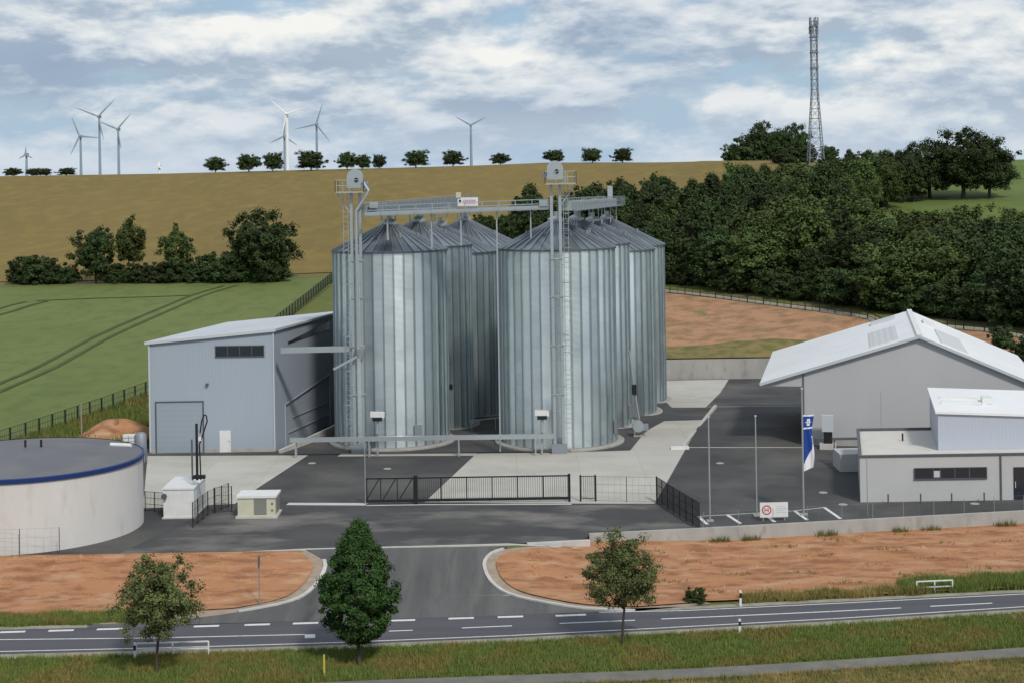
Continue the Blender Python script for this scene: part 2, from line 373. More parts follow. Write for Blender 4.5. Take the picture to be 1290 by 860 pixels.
def at(px, py, Y):                          # point at known depth
    u, v = ray(px, py); return Vector((u * Y, Y, CAMH + v * Y))
def G(px, py, z=0.0):                       # hit on a level plane
    u, v = ray(px, py); Y = (z - CAMH) / v; return (u * Y, Y)
def Gh(px, py, fn=h, y0=70, y1=900):        # hit on the terrain
    u, v = ray(px, py); Y = y0; st = 1.5
    while Y < y1:
        if CAMH + v * Y < fn(u * Y, Y): break
        Y += st
    a, b = Y - st, Y
    for _ in range(20):
        m = (a + b) / 2
        if CAMH + v * m < fn(u * m, m): b = m
        else: a = m
    return Vector((u * b, b, fn(u * b, b)))

def axis(lo, hi, step, far, g):
    c = list(np.arange(lo, hi + 0.01, step)); s = step; x = c[-1]
    while x < far[1]: s *= g; x += s; c.append(x)
    s = step; x = c[0]
    while x > far[0]: s *= g; x -= s; c.insert(0, x)
    return [round(float(q), 3) for q in c]
XS = axis(-76, 76, 2, (-3500, 3500), 1.12)
YS = list(np.arange(40, 240, 2.0)) + list(np.arange(240, 660, 10.0)); _s = 12
while YS[-1] < 6000: YS.append(YS[-1] + _s); _s *= 1.15
YS = [float(q) for q in YS]
YS = [-60.0, -10.0, 20.0] + YS
def terrain():
    vs = [(x, y, h(x, y) - 0.03) for y in YS for x in XS]; n = len(XS)
    fs = [(j * n + i, j * n + i + 1, (j + 1) * n + i + 1, (j + 1) * n + i) for j in range(len(YS) - 1) for i in range(n - 1)]
    m = MB(); m.v = vs; m.f = fs
    o = m.build('ground', M['grass'], smooth=True); tag(o, kind='structure'); return o
terrain()

def drape(name, pts, m, off=0.02, fn=h, kind='structure', skirt=0.0, extra=None):
    bm = bmesh.new(); f = bm.faces.new([bm.verts.new((x, y, 0)) for x, y in pts]); bm.normal_update()
    if f.normal.z < 0: bmesh.ops.reverse_faces(bm, faces=[f])
    x0, x1 = min(p[0] for p in pts), max(p[0] for p in pts); y0, y1 = min(p[1] for p in pts), max(p[1] for p in pts)
    for v in [x for x in XS if x0 < x < x1]:
        bmesh.ops.bisect_plane(bm, geom=bm.verts[:] + bm.edges[:] + bm.faces[:], dist=1e-4, plane_co=(v, 0, 0), plane_no=(1, 0, 0))
    for v in [y for y in YS if y0 < y < y1]:
        bmesh.ops.bisect_plane(bm, geom=bm.verts[:] + bm.edges[:] + bm.faces[:], dist=1e-4, plane_co=(0, v, 0), plane_no=(0, 1, 0))
    for v in bm.verts: v.co.z = fn(v.co.x, v.co.y) + off
    if skirt:
        ed = [e for e in bm.edges if e.is_boundary]
        r = bmesh.ops.extrude_edge_only(bm, edges=ed)
        for v in r['geom']:
            if isinstance(v, bmesh.types.BMVert): v.co.z -= skirt
    me = bpy.data.meshes.new(name); bm.to_mesh(me); bm.free(); me.materials.append(m)
    o = bpy.data.objects.new(name, me); C.objects.link(o)
    if kind: o['kind'] = kind
    return o
def strip(cl, wd):      # polygon of constant width along a centre line
    L, R = [], []
    for i, p in enumerate(cl):
        a = cl[max(0, i - 1)]; b = cl[min(len(cl) - 1, i + 1)]
        dx, dy = b[0] - a[0], b[1] - a[1]; q = math.hypot(dx, dy) or 1
        nx, ny = -dy / q * wd / 2, dx / q * wd / 2
        L.append((p[0] + nx, p[1] + ny)); R.append((p[0] - nx, p[1] - ny))
    return L + R[::-1]
def gp(pts, z=0.0): return [G(x, y, z) for x, y in pts]
def ghp(pts): return [tuple(Gh(x, y)[:2]) for x, y in pts]
def smooth_line(pts, k=3):
    P = [Vector((*p, 0)) for p in pts]; out = []
    for i in range(len(P) - 1):
        p0, p1, p2, p3 = P[max(0, i - 1)], P[i], P[i + 1], P[min(len(P) - 1, i + 2)]
        for j in range(k):
            t = j / k
            q = 0.5 * ((2 * p1) + (p2 - p0) * t + (2 * p0 - 5 * p1 + 4 * p2 - p3) * t * t + (3 * p1 - p0 - 3 * p2 + p3) * t ** 3)
            out.append((q.x, q.y))
    return out + [tuple(pts[-1])]

# --- far fields
hz_l = Gh(20, 361); hz_r = Gh(362, 352)
drape('wheat_field', [(-420, 306), (-30, 303), (-2, 300), (30, 318), (60, 380), (92, 470), (100, 497), (85, 530), (0, 585), (-200, 628), (-420, 630)], M['wheat'], 0.25)
drape('field_margin', [(-420, 298), (-30, 297), (-6, 285), (2, 296), (-30, 304), (-420, 307)], M['stubble'], 0.12)
drape('green_field', [(-300, 128), (-72, 130), (-48.6, 156), (-41.5, 182), (-36, 230), (-33, 285), (-34, 297), (-120, 298), (-300, 298)], M['crop'], 0.12)
def tram(pts, wd=0.7, gap=2.0):
    c = smooth_line(ghp(pts), 3)
    for s in (-1, 1):
        cc = [(x + s * gap / 2, y) for x, y in c]
        drape('field_track', strip(cc, wd), M['track'], 0.2)
tram([(-60, 516), (0, 489), (60, 463), (130, 425), (200, 394), (250, 373), (290, 361)], 0.75, 2.4)
tram([(-40, 405), (0, 394), (25, 386), (46, 381)], 0.9, 3.6)
drape('field_track', strip(ghp([(46, 380), (120, 377), (245, 373)]), 0.8), M['track'], 0.2)
drape('meadow', [(78, 300), (130, 300), (300, 330), (300, 470), (110, 470), (84, 420), (66, 372), (58, 330)], M['meadow'], 0.15)

# --- slope behind the yard on the right
pathpx = [(800, 362), (843, 368), (900, 374), (960, 382), (1030, 391), (1090, 400), (1150, 408), (1210, 414), (1290, 425), (1360, 436)]
pathw = ghp(pathpx)
drape('earth_slope', [(14, 215.5), (46, 214.5)] + [(54.5, 188), (84, 160)] + [(max(x, 10), y - 1.2) for x, y in pathw[::-1]][0:] + [(10, 240)], M['earthslope'], 0.06)
drape('weedy_bank', [(12, 211.45), (46.8, 210.9), (46, 213.5), (40, 217), (30, 219), (20, 218), (12, 220)], M['weedy'], 0.16, hill)
drape('hill_path', strip(pathw, 1.9), M['shoulder'], 0.14)

# --- foreground: road
near_px = [(-80, 826), (0, 824), (220, 818.5), (430, 812), (640, 803.5), (830, 794), (1060, 781.5), (1290, 767), (1370, 761)]
far_px = [(-80, 797), (0, 793.5), (220, 788), (430, 781), (640, 775), (860, 768), (1060, 758), (1290, 746.5), (1370, 742)]
nearw = gp(near_px, -1); farw = gp(far_px, -1)
drape('road', nearw + farw[::-1], M['road'], 0.045)
drape('road_shoulder', [(x, y - 0.95) for x, y in nearw] + [(x, y + 0.02) for x, y in nearw[::-1]], M['shoulder'], 0.03)
drape('road_shoulder', [(x, y - 0.02) for x, y in farw[4:]] + [(x, y + 0.7) for x, y in farw[4:][::-1]], M['shoulder'], 0.03)
drape('road_shoulder', [(x, y - 0.02) for x, y in farw[:3]] + [(x, y + 0.7) for x, y in farw[:3][::-1]], M['shoulder'], 0.03)
def mark(pxs, wd=0.14, m='line', off=0.052, z=-1, name='road_marking'):
    drape(name, strip(gp(pxs, z), wd), M[m], off)
mark([(-60, 822.5), (0, 821), (220, 816), (430, 809.5), (640, 801), (830, 791.5), (1060, 779), (1290, 764.5), (1350, 761)], 0.13)
mark([(-60, 807), (0, 806), (190, 804), (384, 799.5)], 0.14)
mark([(384, 802), (397, 801.3)], 0.75)
mark([(490, 795.3), (520, 794.2)], 0.16); mark([(582, 791.3), (645, 788.6)], 0.16); mark([(705, 785.6), (800, 781.6)], 0.16)
mark([(833, 780), (930, 775.8), (1045, 770.6), (1135, 766)], 0.16); mark([(1172, 764), (1250, 760)], 0.16)
for a in range(-1, 9):      # broad broken line across the driveway mouth
    x = 15 + a * 61 + (a > 4) * 3
    y = 796.8 - (x) * 0.0297
    mark([(x - 15, y + .4), (x + 17, y - .55)], 0.36)
for x in (580, 642): mark([(x - 15, 779.6 - (x - 580) * .03), (x + 17, 778.6 - (x - 580) * .03)], 0.36)
mark([(700, 776), (738, 774.6)], 0.36); mark([(755, 771.5), (860, 769.5), (1060, 760), (1290, 748.5), (1350, 745)], 0.13)
mark([(1228, 768.5), (1262, 773), (1330, 783)], 0.9, 'shoulder', 0.035, -1, 'gravel_strip')

# --- foreground footpath and verge
drape('footpath', strip(smooth_line([(-45, 81.6), (-20, 83.2), (-6.6, 84.4), (10, 85.5), (28, 88.2), (48, 92)], 4), 1.7), M['path'], 0.03)
drape('dry_meadow', [(-2, 60), (60, 60), (60, 92), (28, 87.0), (12, 84.4), (-2, 83.4)], M['weedy'], 0.015)

# --- driveway
kl = [(408, 706), (410, 714), (405, 727), (395, 740), (380, 752), (350, 762), (300, 771), (250, 778), (180, 783), (110, 788)]
kr = [(634, 692), (620, 697), (611, 707), (611, 718), (618, 732), (632, 744), (652, 752), (690, 760), (735, 767), (800, 770)]
klw = smooth_line(ghp(kl), 2); krw = smooth_line(ghp(kr), 2)
tl = G(385, 692); trr = G(640, 688)
drape('driveway', [tl] + klw + [G(110, 790.5, -1), G(430, 781, -1), G(640, 775, -1), G(800, 770.8, -1)] + krw[::-1] + [trr], M['asphalt2'], 0.045)
def kerb_mb(c, wd, ht, m=None):
    m = m or MB()
    P = strip(c, wd); n = len(c)
    for i in range(n - 1):
        a, b = P[i], P[i + 1]; d, e = P[2 * n - 1 - i], P[2 * n - 2 - i]
        za, zb = h(*c[i]) + 0.02, h(*c[i + 1]) + 0.02
        m.hexa([(*a, za - .1), (*d, za - .1), (*e, zb - .1), (*b, zb - .1)], [(*a, za + ht), (*d, za + ht), (*e, zb + ht), (*b, zb + ht)])
    return m
tag(kerb_mb(klw[:13], 0.26, 0.12).build('kerb', M['concl']), kind='structure')
tag(kerb_mb(krw, 0.24, 0.12).build('kerb', M['concl']), kind='structure')
tag(kerb_mb([G(300, 696), G(385, 692), G(530, 688.5), G(640, 685.5), G(700, 684), G(742, 682.5)], 0.22, 0.05).build('kerb', M['concl']), kind='structure')
drape('driveway_joint', strip(ghp([(330, 756), (408, 755), (500, 753), (648, 750)]), 0.2), M['shoulder'], 0.06)
# bare earth
def off_line(c, d):
    P = strip(c, 2 * abs(d)); n = len(c); return P[:n] if d > 0 else P[n:][::-1]
el = off_line(klw, 1.0); er = off_line(krw, -1.0)
drape('gravelly_edge', [G(386, 693)] + klw + [G(110, 786, -1)] + [G(386, 697)][:0] + el[::-1][:0] + [(G(110, 786, -1)[0], 100.5), G(250, 740)], M['earthedge'], 0.03)
elw = off_line(klw[:13], -0.85)
if elw[3][0] > klw[3][0]: elw = off_line(klw[:13], 0.85)
drape('bare_earth', [G(378, 694.5)] + elw[1:] + [(-24, 98.6), (-45, 97.6), (-70, 97.3), (-70, 110), (-40, 110.1)], M['earth'], 0.10)
drape('gravelly_edge', krw + [(12, 99.0), (8, 106), (4.6, 112.5), (2.7, 111.8)], M['earthedge'], 0.03)
erw = off_line(krw[2:], -0.8)
if erw[3][0] < krw[5][0]: erw = off_line(krw[2:], 0.8)
drape('bare_earth', [G(700, 686.5)] + [p for p in erw if True] + [(12, 99.4), (22, 100.3), (33, 101.6), (75, 106.5)] + [(x, y - .05) for x, y in WL[::-1]] + [(4.6, 112.2), (3.2, 111.7)], M['earth'], 0.12)

# --- yard
drape('yard_asphalt', SITE, M['asphalt'], 0.0, yard, skirt=0.6)
drape('entry_apron', [(-27.8, 110.5), (-14.8, 110.95), (2.7, 111.9), (4.6, 112.7), (WL[0][0], WL[0][1] + .15), (12.8, 115.0), (11.0, 124.0), (-24, 125.4)] , M['apron'], 0.006, yard)
drape('concrete_apron', gp([(186, 574), (388, 573), (322, 616), (296, 634), (180, 640)]), M['slab'], 0.012, yard)
drape('concrete_apron', [G(430, 571), G(600, 570.5), G(600, 573.5), G(425, 574.5)], M['slab'], 0.016, yard)
cpoly = [G(600, 571), G(535, 632), G(650, 633.5), G(825, 634), (15.9, 148.7), (22.5, 180.0), (28.0, 209.5), (19.3, 209.5), (19.6, 200), (20.0, 184.5)]
drape('concrete_apron', [G(600, 571), G(535, 632), G(650, 633.5), G(825, 634), (15.9, 148.7), (19.8, 167.5), (15.6, 167.0), (12.6, 157.0), (10.6, 147.9), (4, 147.3), (-1.5, 147.6)], M['slab'], 0.012, yard)
drape('concrete_apron', [(21.6, 180.5), (28.3, 210.5), (17.6, 210.5), (17.8, 181)], M['slab'], 0.012, yard)
drape('drain_channel', strip([(15.9, 149.0), (26.6, 148.0)], 0.3), M['concl'], 0.02, yard)
drape('drain_channel', strip([(21.9, 181.0), (33.5, 180.4)], 0.3), M['concl'], 0.02, yard)
drape('concrete_strip', strip([G(362, 634.5), G(462, 635)], 0.9), M['concl'], 0.03, yard)
drape('concrete_strip', strip([G(462, 636.5), G(535, 635.5), G(720, 635)], 0.35), M['concl'], 0.03, yard)
for a, b in (((880, 650), (891, 660)), ((916, 648), (933, 659)), ((961, 645.5), (976, 657)), ((1001, 643), (1017, 654.5)), ((1038, 638.5), (1059, 653))):
    drape('parking_line', strip([G(*a), G(*b)], 0.27), M['line'], 0.014, yard)
drape('parking_line', strip([G(880, 650), G(916, 648), G(1001, 643), G(1038, 639)], 0.13), M['line'], 0.019, yard)
for x, y in ((488, 590), (907, 583), (1037, 620), (1062, 635), (1228, 634), (393, 583)):
    X, Y = G(x, y); tag(MB().lathe([(0.01, 0.03), (0.32, 0.03), (0.36, 0.0)], 12).build('manhole_cover', M['conc']), kind='structure').location = (X, Y, 0.004)

# ================================================================== SILOS
def silo(name, X, Y, r, z0, ze, label, door=False, seed=0, a0=0.0):
    rng = random.Random(seed)
    t = thing(name, label, 'silo', (X, Y, z0), 0, 'galvanised grain silos in two rows')
    n = max(30, int(round(2 * math.pi * r / 0.98))); H = ze - z0
    tones = []
    m = MB(); lev = 16; vs = []
    for k in range(lev + 1):
        z = 0.2 + (H - 0.2) * k / lev
        for i in range(n):
            a = a0 + 2 * math.pi * i / n; vs.append((r * math.cos(a), r * math.sin(a), z))
    fs = []; ctone = [0.52 + 0.20 * (i % 2) + rng.uniform(-0.14, 0.14) for i in range(n)]  # every other facet lighter: alternating reflections put into the sheet tone
    for k in range(lev):
        for i in range(n):
            j = (i + 1) % n; fs.append((k * n + i, k * n + j, (k + 1) * n + j, (k + 1) * n + i)); tones.append(min(1, max(0, ctone[i] + rng.uniform(-0.05, 0.05))))
    m.add(vs, fs)
    for i in range(n):              # vertical stiffeners bolted on the sheet
        a = a0 + 2 * math.pi * i / n; c, q = math.cos(a), math.sin(a)
        m.box((r + 0.05) * c, (r + 0.05) * q, 0.2 + (H - 0.2) / 2, 0.13, 0.15, H - 0.2, a); tones += [0.0] * 6
    m.build('wall', M['silo'], t, tones=tones)
    # roof
    m = MB(); tones = []; ra = 0.75; sl = 0.50; rise = (r - ra) * sl; re = r + 0.16
    vs = [(re * math.cos(a0 + 2 * math.pi * i / n), re * math.sin(a0 + 2 * math.pi * i / n), H - 0.06) for i in range(n)] + \
         [(ra * math.cos(a0 + 2 * math.pi * i / n), ra * math.sin(a0 + 2 * math.pi * i / n), H + rise) for i in range(n)]
    m.add(vs, [(i, (i + 1) % n, n + (i + 1) % n, n + i) for i in range(n)]); tones += [rng.uniform(0.35, 0.65) for _ in range(n)]
    for i in range(n):
        a = a0 + 2 * math.pi * i / n; c, q = math.cos(a), math.sin(a)
        m.beam((re * c, re * q, H - 0.02), (ra * c, ra * q, H + rise + 0.04), 0.09, 0.14); tones += [0.9] * 6
    for i in range(0, n, 1):        # eave ring pieces
        a = a0 + 2 * math.pi * i / n; b = a0 + 2 * math.pi * (i + 1) / n
        m.beam((re * math.cos(a), re * math.sin(a), H - 0.1), (re * math.cos(b), re * math.sin(b), H - 0.1), 0.1, 0.16); tones += [0.1] * 6
    m.build('roof', M['siloroof'], t, tones=tones)
    MB().lathe([(ra + .08, H + rise - .05), (ra + .08, H + rise + .3), (ra * .6, H + rise + .55), (0.25, H + rise + .6), (0.25, H + rise + 1.0), (0.01, H + rise + 1.0)], 20).build('cap', M['galvl'], t)
    MB().lathe([(r + .02, -.3), (r + .72, -.3), (r + .72, 0.16), (r + .62, 0.22), (r + .02, 0.24)], 48).build('base_ring', M['conc'], t)
    for k in range(4):              # roof vents
        a = rad(200 + k * 47); rr = r * 0.55; hz = H + (r - rr) * sl
        MB().tube((rr * math.cos(a), rr * math.sin(a), hz - .05), (rr * math.cos(a), rr * math.sin(a), hz + .35), .16, .16, 8).build('roof_vent', M['galvd'], t)
    if door:
        a = rad(door); c, q = math.cos(a), math.sin(a)
        d = MB().box((r + .1) * c, (r + .1) * q, 1.6, 0.12, 0.8, 1.3, a).build('inspection_door', M['galvd'], t)
    # ladder with hoops up the wall
    a = rad(-35 if X > 0 else -40)
    return t
SL = [(-12.1, 155.5, 5.5, 0.0, 18.7), (-9.9, 166.7, 5.45, -0.33, 18.6), (-8.2, 178.6, 6.3, -0.93, 17.3), (-5.8, 192.0, 6.8, -1.6, 17.2)]
SR = [(4.2, 153.7, 5.55, 0.0, 18.75), (6.6, 164.9, 5.35, -0.25, 18.6), (8.9, 177.2, 6.75, -0.86, 17.35), (11.3, 190.8, 6.75, -1.54, 17.15)]
LBL = ['corrugated steel grain silo at the front of the left row, beside the blue-grey hall',
       'corrugated steel silo second from the front in the left row',
       'shaded steel silo third from the front in the left row, mostly hidden by its neighbours',
       'wide steel silo at the back of the left row, seen between the rows']
LBR = ['corrugated steel grain silo at the front of the right row behind the pedestrian gate',
       'corrugated steel silo second from the front in the right row beside the concrete apron',
       'wide steel silo third from the front in the right row, with a lower eave',
       'steel silo at the far end of the right row next to the rear retaining wall']
for i, (X, Y, r, z0, ze) in enumerate(SL): silo('grain_silo', X, Y, r, z0, ze, LBL[i], door=-60 if i < 2 else False, seed=i + 3, a0=0.04 * i)
for i, (X, Y, r, z0, ze) in enumerate(SR): silo('grain_silo', X, Y, r, z0, ze, LBR[i], door=-20 if i < 2 else False, seed=i + 13, a0=0.05 * i + .03)

# ---- bucket elevator towers
def rail(m, pts, hgt=1.1, step=1.2, r=0.035, closed=False):
    if closed: pts = pts + [pts[0]]
    for a, b in zip(pts, pts[1:]):
        a = Vector(a); b = Vector(b)
        for k in (1.0, 0.55): m.beam(a + Vector((0, 0, hgt * k)), b + Vector((0, 0, hgt * k)), r * 1.6)
        n = max(1, int((b - a).length / step))
        for i in range(n + 1):
            p = a + (b - a) * i / n; m.beam(p, p + Vector((0, 0, hgt)), r * 1.6)
def elevator(X, Y, label, dirp, zp):
    t = thing('bucket_elevator', label, 'grain elevator', (X, Y, 0), 0, 'bucket elevators')
    for s in (-0.38, 0.42):
        m = MB(); m.box(s, 0, zp / 2 + .4, 0.27, 0.36, zp - .6)
        for z in np.arange(1.5, zp, 2.4): m.box(s, 0, z, 0.33, 0.42, 0.07)
        m.build('elevator_leg', M['galvl'], t)
    MB().box(0, 0, 0.45, 1.4, 0.7, 0.9).build('boot', M['galvd'], t)
    m = MB(); m.box(0, 0, zp + .9, 1.5, 0.62, 1.0)
    vs = []; n = 12
    for y in (-.31, .31):
        for i in range(n + 1):
            a = math.pi * i / n; vs.append((0.75 * math.cos(a), y, zp + 1.4 + 0.75 * math.sin(a)))
    k = n + 1; m.add(vs, [tuple(range(k))[::-1], tuple(range(k, 2 * k))] + [(i, i + 1, k + i + 1, k + i) for i in range(n)])
    hd = m.build('head', M['galvl'], t)
    MB().tube((0.15, -.33, zp + 1.15), (0.15, -.42, zp + 1.15), .2, .2, 12).build('inspection_opening', M['black'], hd)
    m = MB(); x0, x1 = (-1.75, 0.9) if dirp < 0 else (-.95, 1.9)
    m.box((x0 + x1) / 2, 0, zp, x1 - x0, 2.4, 0.12)
    rail(m, [(x0, -1.2, zp), (x1, -1.2, zp), (x1, 1.2, zp), (x0, 1.2, zp)], 1.15, 0.9, closed=True)
    m.beam((x0 if dirp < 0 else x1, 0, zp), (0.5 * dirp, 0, zp - 2.0), 0.1)
    m.build('head_platform', M['galvl'], t)
    m = MB(); m.box(dirp * -0.9, 0.1, zp + .8, 0.5, 0.45, 0.5); m.tube((dirp * -1.2, 0.1, zp + .8), (dirp * -0.6, .1, zp + .8), .2, .2, 10)
    m.build('drive_motor', M['galvd'], t)
    m = MB(); lx = -0.95 if dirp < 0 else 0.95       # caged ladder
    for s in (-.22, .22): m.beam((lx + s, .1, 0.3), (lx + s, .1, zp + 1), 0.05)
    for z in np.arange(0.5, zp, 0.45): m.beam((lx - .22, .1, z), (lx + .22, .1, z), 0.035)
    for z in np.arange(3, zp, 1.6):
        for a in range(6):
            p = (lx + .4 * math.cos(math.pi * a / 6 + math.pi), -.05 + .6 * math.sin(math.pi * a / 6 + math.pi), z)
            q = (lx + .4 * math.cos(math.pi * (a + 1) / 6 + math.pi), -.05 + .6 * math.sin(math.pi * (a + 1) / 6 + math.pi), z)
            m.beam(p, q, 0.04)
    m.build('caged_ladder', M['galvl'], t)
    for z in (5.5, 10, 14.5, 18):      # braces to silo
        m = MB(); m.beam((-.6, -.25, z), (-.6, 1.3, z), 0.08); m.beam((.6, -.25, z), (.6, 1.3, z), 0.08); m.beam((-.7, -.25, z), (.7, -.25, z), 0.08)
        m.build('wall_brace', M['galvl'], t)
    return t
xl = at(452, 560, 148.2); xr = at(704.5, 560, 147.0)
EL = elevator(xl.x, 148.6, 'galvanised bucket elevator tower with railed head platform in front of the left silo row', -1, 24.4)
ER = elevator(xr.x, 147.0, 'galvanised bucket elevator tower with rounded head in front of the right silo row', 1, 24.9)
# chute pipe on the left tower
m = MB(); lx0 = xl.x
m.pipe([(0.75, -.5, 25.4), (1.3, -.55, 24.5), (0.95, -.6, 23.9), (0.1, -.62, 22.6), (0.1, -.62, 9.6)], 0.15, 10)
o = m.build('spout_pipe', M['galvl'], EL, smooth=False)
m = MB(); m.tube((0.3, -.7, 9.9), (0.3, -.7, 9.0), 0.5, 0.28, 10); m.beam((0.1, -.7, 9.2), (-2.2, -.9, 8.0), 0.2); m.build('diverter', M['galvl'], EL)

# ---- conveyors
def conveyor(name, p, q, wd, ht, label, walk=True, legs=(), rails=True, m0='galvd', rail_h=1.1, legcol='galvl'):
    p = Vector(p); q = Vector(q); t = thing(name, label, 'conveyor', (p.x, p.y, 0))
    d = (q - p); L = Vector((0, 0, 0)); p2 = Vector((0, 0, p.z)); q2 = Vector((d.x, d.y, q.z)); side = Vector((d.y, -d.x, 0)).normalized()
    m = MB(); m.beam(p2, q2, wd, ht); n = int(d.length / 2.4)
    for i in range(n + 1):
        c = p2 + (q2 - p2) * i / n; e = (q2 - p2).normalized() * .04; m.beam(c - e, c + e, wd + .07, ht + .08)
    m.build('trough', M[m0], t)
    if walk:
        m = MB(); off = side * (wd / 2 + 0.45); b = Vector((0, 0, -ht / 2))
        m.beam(p2 + off + b, q2 + off + b, 0.8, 0.08)
        if rails: rail(m, [tuple(p2 + off * 1.6 + b), tuple(q2 + off * 1.6 + b)], rail_h, 1.5)
        m.build('walkway', M['galvd'], t)
        m = MB(); off = side * -(wd / 2 + .12)
        if rails:
            rail(m, [tuple(p2 + off + b), tuple(q2 + off + b)], rail_h, 1.5); m.build('handrail', M['galvl'], t)
    for (f, z0) in legs:
        c = p2 + (q2 - p2) * f
        for s in (-1, 1): MB().beam(c + side * s * (wd / 2 + .1) - Vector((0, 0, ht / 2)), Vector((c.x, c.y, z0)) + side * s * (wd / 2 + .1), 0.11).build('support', M[legcol], t)
    return t
def apex(s): return s[4] + (s[2] - .75) * .5 + .9
GZ = 22.7
pL = Vector((xl.x + .9, 149.2, GZ)); 
conveyor('gallery_conveyor', (xl.x + 1.2, 149.6, GZ), (-5.6, 192.6, GZ), 1.2, 0.95, 'roof gallery conveyor with handrails running back over the left silo row',
         legs=[(0.16, 21.0), (0.42, 20.6), (0.68, 20.0), (0.96, 20.2)])
conveyor('gallery_conveyor', (xr.x + .9, 148.2, GZ + .1), (11.9, 191.8, GZ - .5), 1.2, 0.8, 'roof gallery conveyor with handrails running back over the right silo row',
         legs=[(0.14, 21.2), (0.4, 20.6), (0.6, 20.2), (0.82, 20), (0.98, 19.9)], m0='galvl')
conveyor('cross_conveyor', (xl.x + 1.0, 148.0, 22.35), (xr.x - .6, 147.6, 22.75), 0.7, 0.34, 'thin cross conveyor bridging between the two elevator towers above the silos',
         legs=[(0.12, 19.9), (0.36, 19.1), (0.52, 19.3), (0.715, 0.2), (0.9, 19.9)], rails=True, m0='galvl', rail_h=0.9)
conveyor('ground_conveyor', (at(366, 547, 147).x, 147.0, 1.62), (xr.x - .5, 146.2, 1.75), 0.36, 0.4, 'long low conveyor running past the foot of the two front silos', walk=False,
         legs=[(0.02, 0), (0.3, 0), (0.64, 0), (0.93, 0)], m0='galvl')
conveyor('hall_conveyor', (at(354, 438, 149).x, 149.3, 9.65), (xl.x, 148.9, 9.75), 0.42, 0.5, 'short high conveyor from the blue-grey hall side wall to the left elevator tower', walk=False, m0='galvl')
# gallery end post + drive box
for (x, y, lb) in ((xl.x + 1.7, 149.0, 'pale drive box at the start of the left roof gallery'), (xr.x - 1.1, 147.4, 'pale drive box where the cross conveyor meets the right tower')):
    tag(MB().box(x, y, 23.15, 0.8, 0.6, 0.6).build('drive_box', M['galvl']), lb, 'machine box')
tag(MB().box(at(769, 240, 191).x, 191.9, 23.3, 0.6, 0.5, 1.7).build('gallery_end_cabinet', M['galvl']), 'tall pale cabinet on the far end of the right roof gallery', 'cabinet')
# roof filler bits on each silo: white inlet cones are in the caps

# sign on gallery
sx = at(589, 252, 160).x
sgn = thing('gallery_sign', 'white rectangular name board fixed to the silo gallery railing', 'sign', (sx, 147.2, 23.15))
_k = 147.2 / 2000
sgn.location.x = at(589.3, 252, 147.2).x
MB().box(0, 0, 0.22, 1.9, 0.06, 0.78).build('board', M['white'], sgn)
MB().tube((-.72, -.03, 0.3), (-.72, -.045, 0.3), .12, .12, 10).build('emblem', M['black'], sgn)
def text_obj(body, size, loc, m, parent, rotx=rad(90), name='lettering', ext=0.004, sx=1.0):
    cu = bpy.data.curves.new(name, 'FONT'); cu.body = body; cu.size = size; cu.extrude = ext; cu.align_x = 'CENTER'; cu.align_y = 'CENTER'
    o = bpy.data.objects.new(name, cu); C.objects.link(o)
    bpy.context.view_layer.update()
    me = bpy.data.meshes.new_from_object(o.evaluated_get(bpy.context.evaluated_depsgraph_get()))
    bpy.data.objects.remove(o); me.materials.clear(); me.materials.append(m)
    o = bpy.data.objects.new(name, me); C.objects.link(o); o.location = loc; o.rotation_euler = (rotx, 0, 0); o.scale = (sx, 1, 1)
    regkid(parent, o); return o
m = MB()
for i in range(7): m.box(-.38 + i * .17, -.038, 0.3, 0.11, 0.012, 0.2 if i % 3 else .16)
m.build('lettering', mat('faded_red', (0.55, 0.22, 0.26)), sgn)
MB().box(.15, -.038, 0.05, 1.1, 0.012, 0.05).build('lettering', mat('faded_blue', (0.3, 0.32, 0.55)), sgn)
MB().box(-.85, 0, .85, 0.45, 0.3, 0.5).build('end_box', M['cream'], sgn)

# small fans beside the silos (aeration fan with duct)
def fan(X, Y, z, label, rz=0.0):
    t = thing('aeration_fan', label, 'fan unit', (X, Y, z), rz, 'aeration fans at the silo feet')
    m = MB(); m.tube((0, -.35, 1.0), (0, .35, 1.0), .55, .55, 16); m.build('fan_housing', M['galvl'], t)
    MB().box(.65, 0, .9, .7, .5, .6).build('duct', M['galvd'], t)
    m = MB(); m.box(0, 0, .06, 1.0, .8, .12); m.beam((-.35, -.3, .1), (-.35, -.3, .8), .08); m.beam((.35, .3, .1), (.35, .3, .8), .08); m.build('stand', M['conc'], t)
    return t
fx, fy = G(804, 549); fan(fx, fy, 0.0, 'pale aeration fan on a concrete stand beside the second right silo')
# dust hood boxes on posts
def hood(px, py, Y, label):
    p = at(px, py, Y); t = thing('intake_hood', label, 'machine', (p.x, Y, 0), 0, 'roofed drive hoods on the low conveyor')
    m = MB(); m.hexa([(-.6, -.45, p.z - .22), (.7, -.45, p.z - .32), (.7, .45, p.z - .32), (-.6, .45, p.z - .22)], [(-.6, -.45, p.z + .2), (.7, -.45, p.z + .12), (.7, .45, p.z + .12), (-.6, .45, p.z + .2)])
    m.build('hood', M['white'], t)
    MB().box(.05, -.44, p.z - .42, 0.9, .2, .34).build('motor', M['black'], t)
    m = MB(); m.beam((0, 0, .05), (0, 0, p.z - .3), .16); m.pipe([(.1, -.2, p.z - .3), (.0, -.25, 2.1)], .13); m.build('post', M['galvl'], t)
hood(475, 521, 147.3, 'white hooded drive unit above the low conveyor at the left silo')
hood(682, 519, 146.6, 'white hooded drive unit above the low conveyor at the right silo')
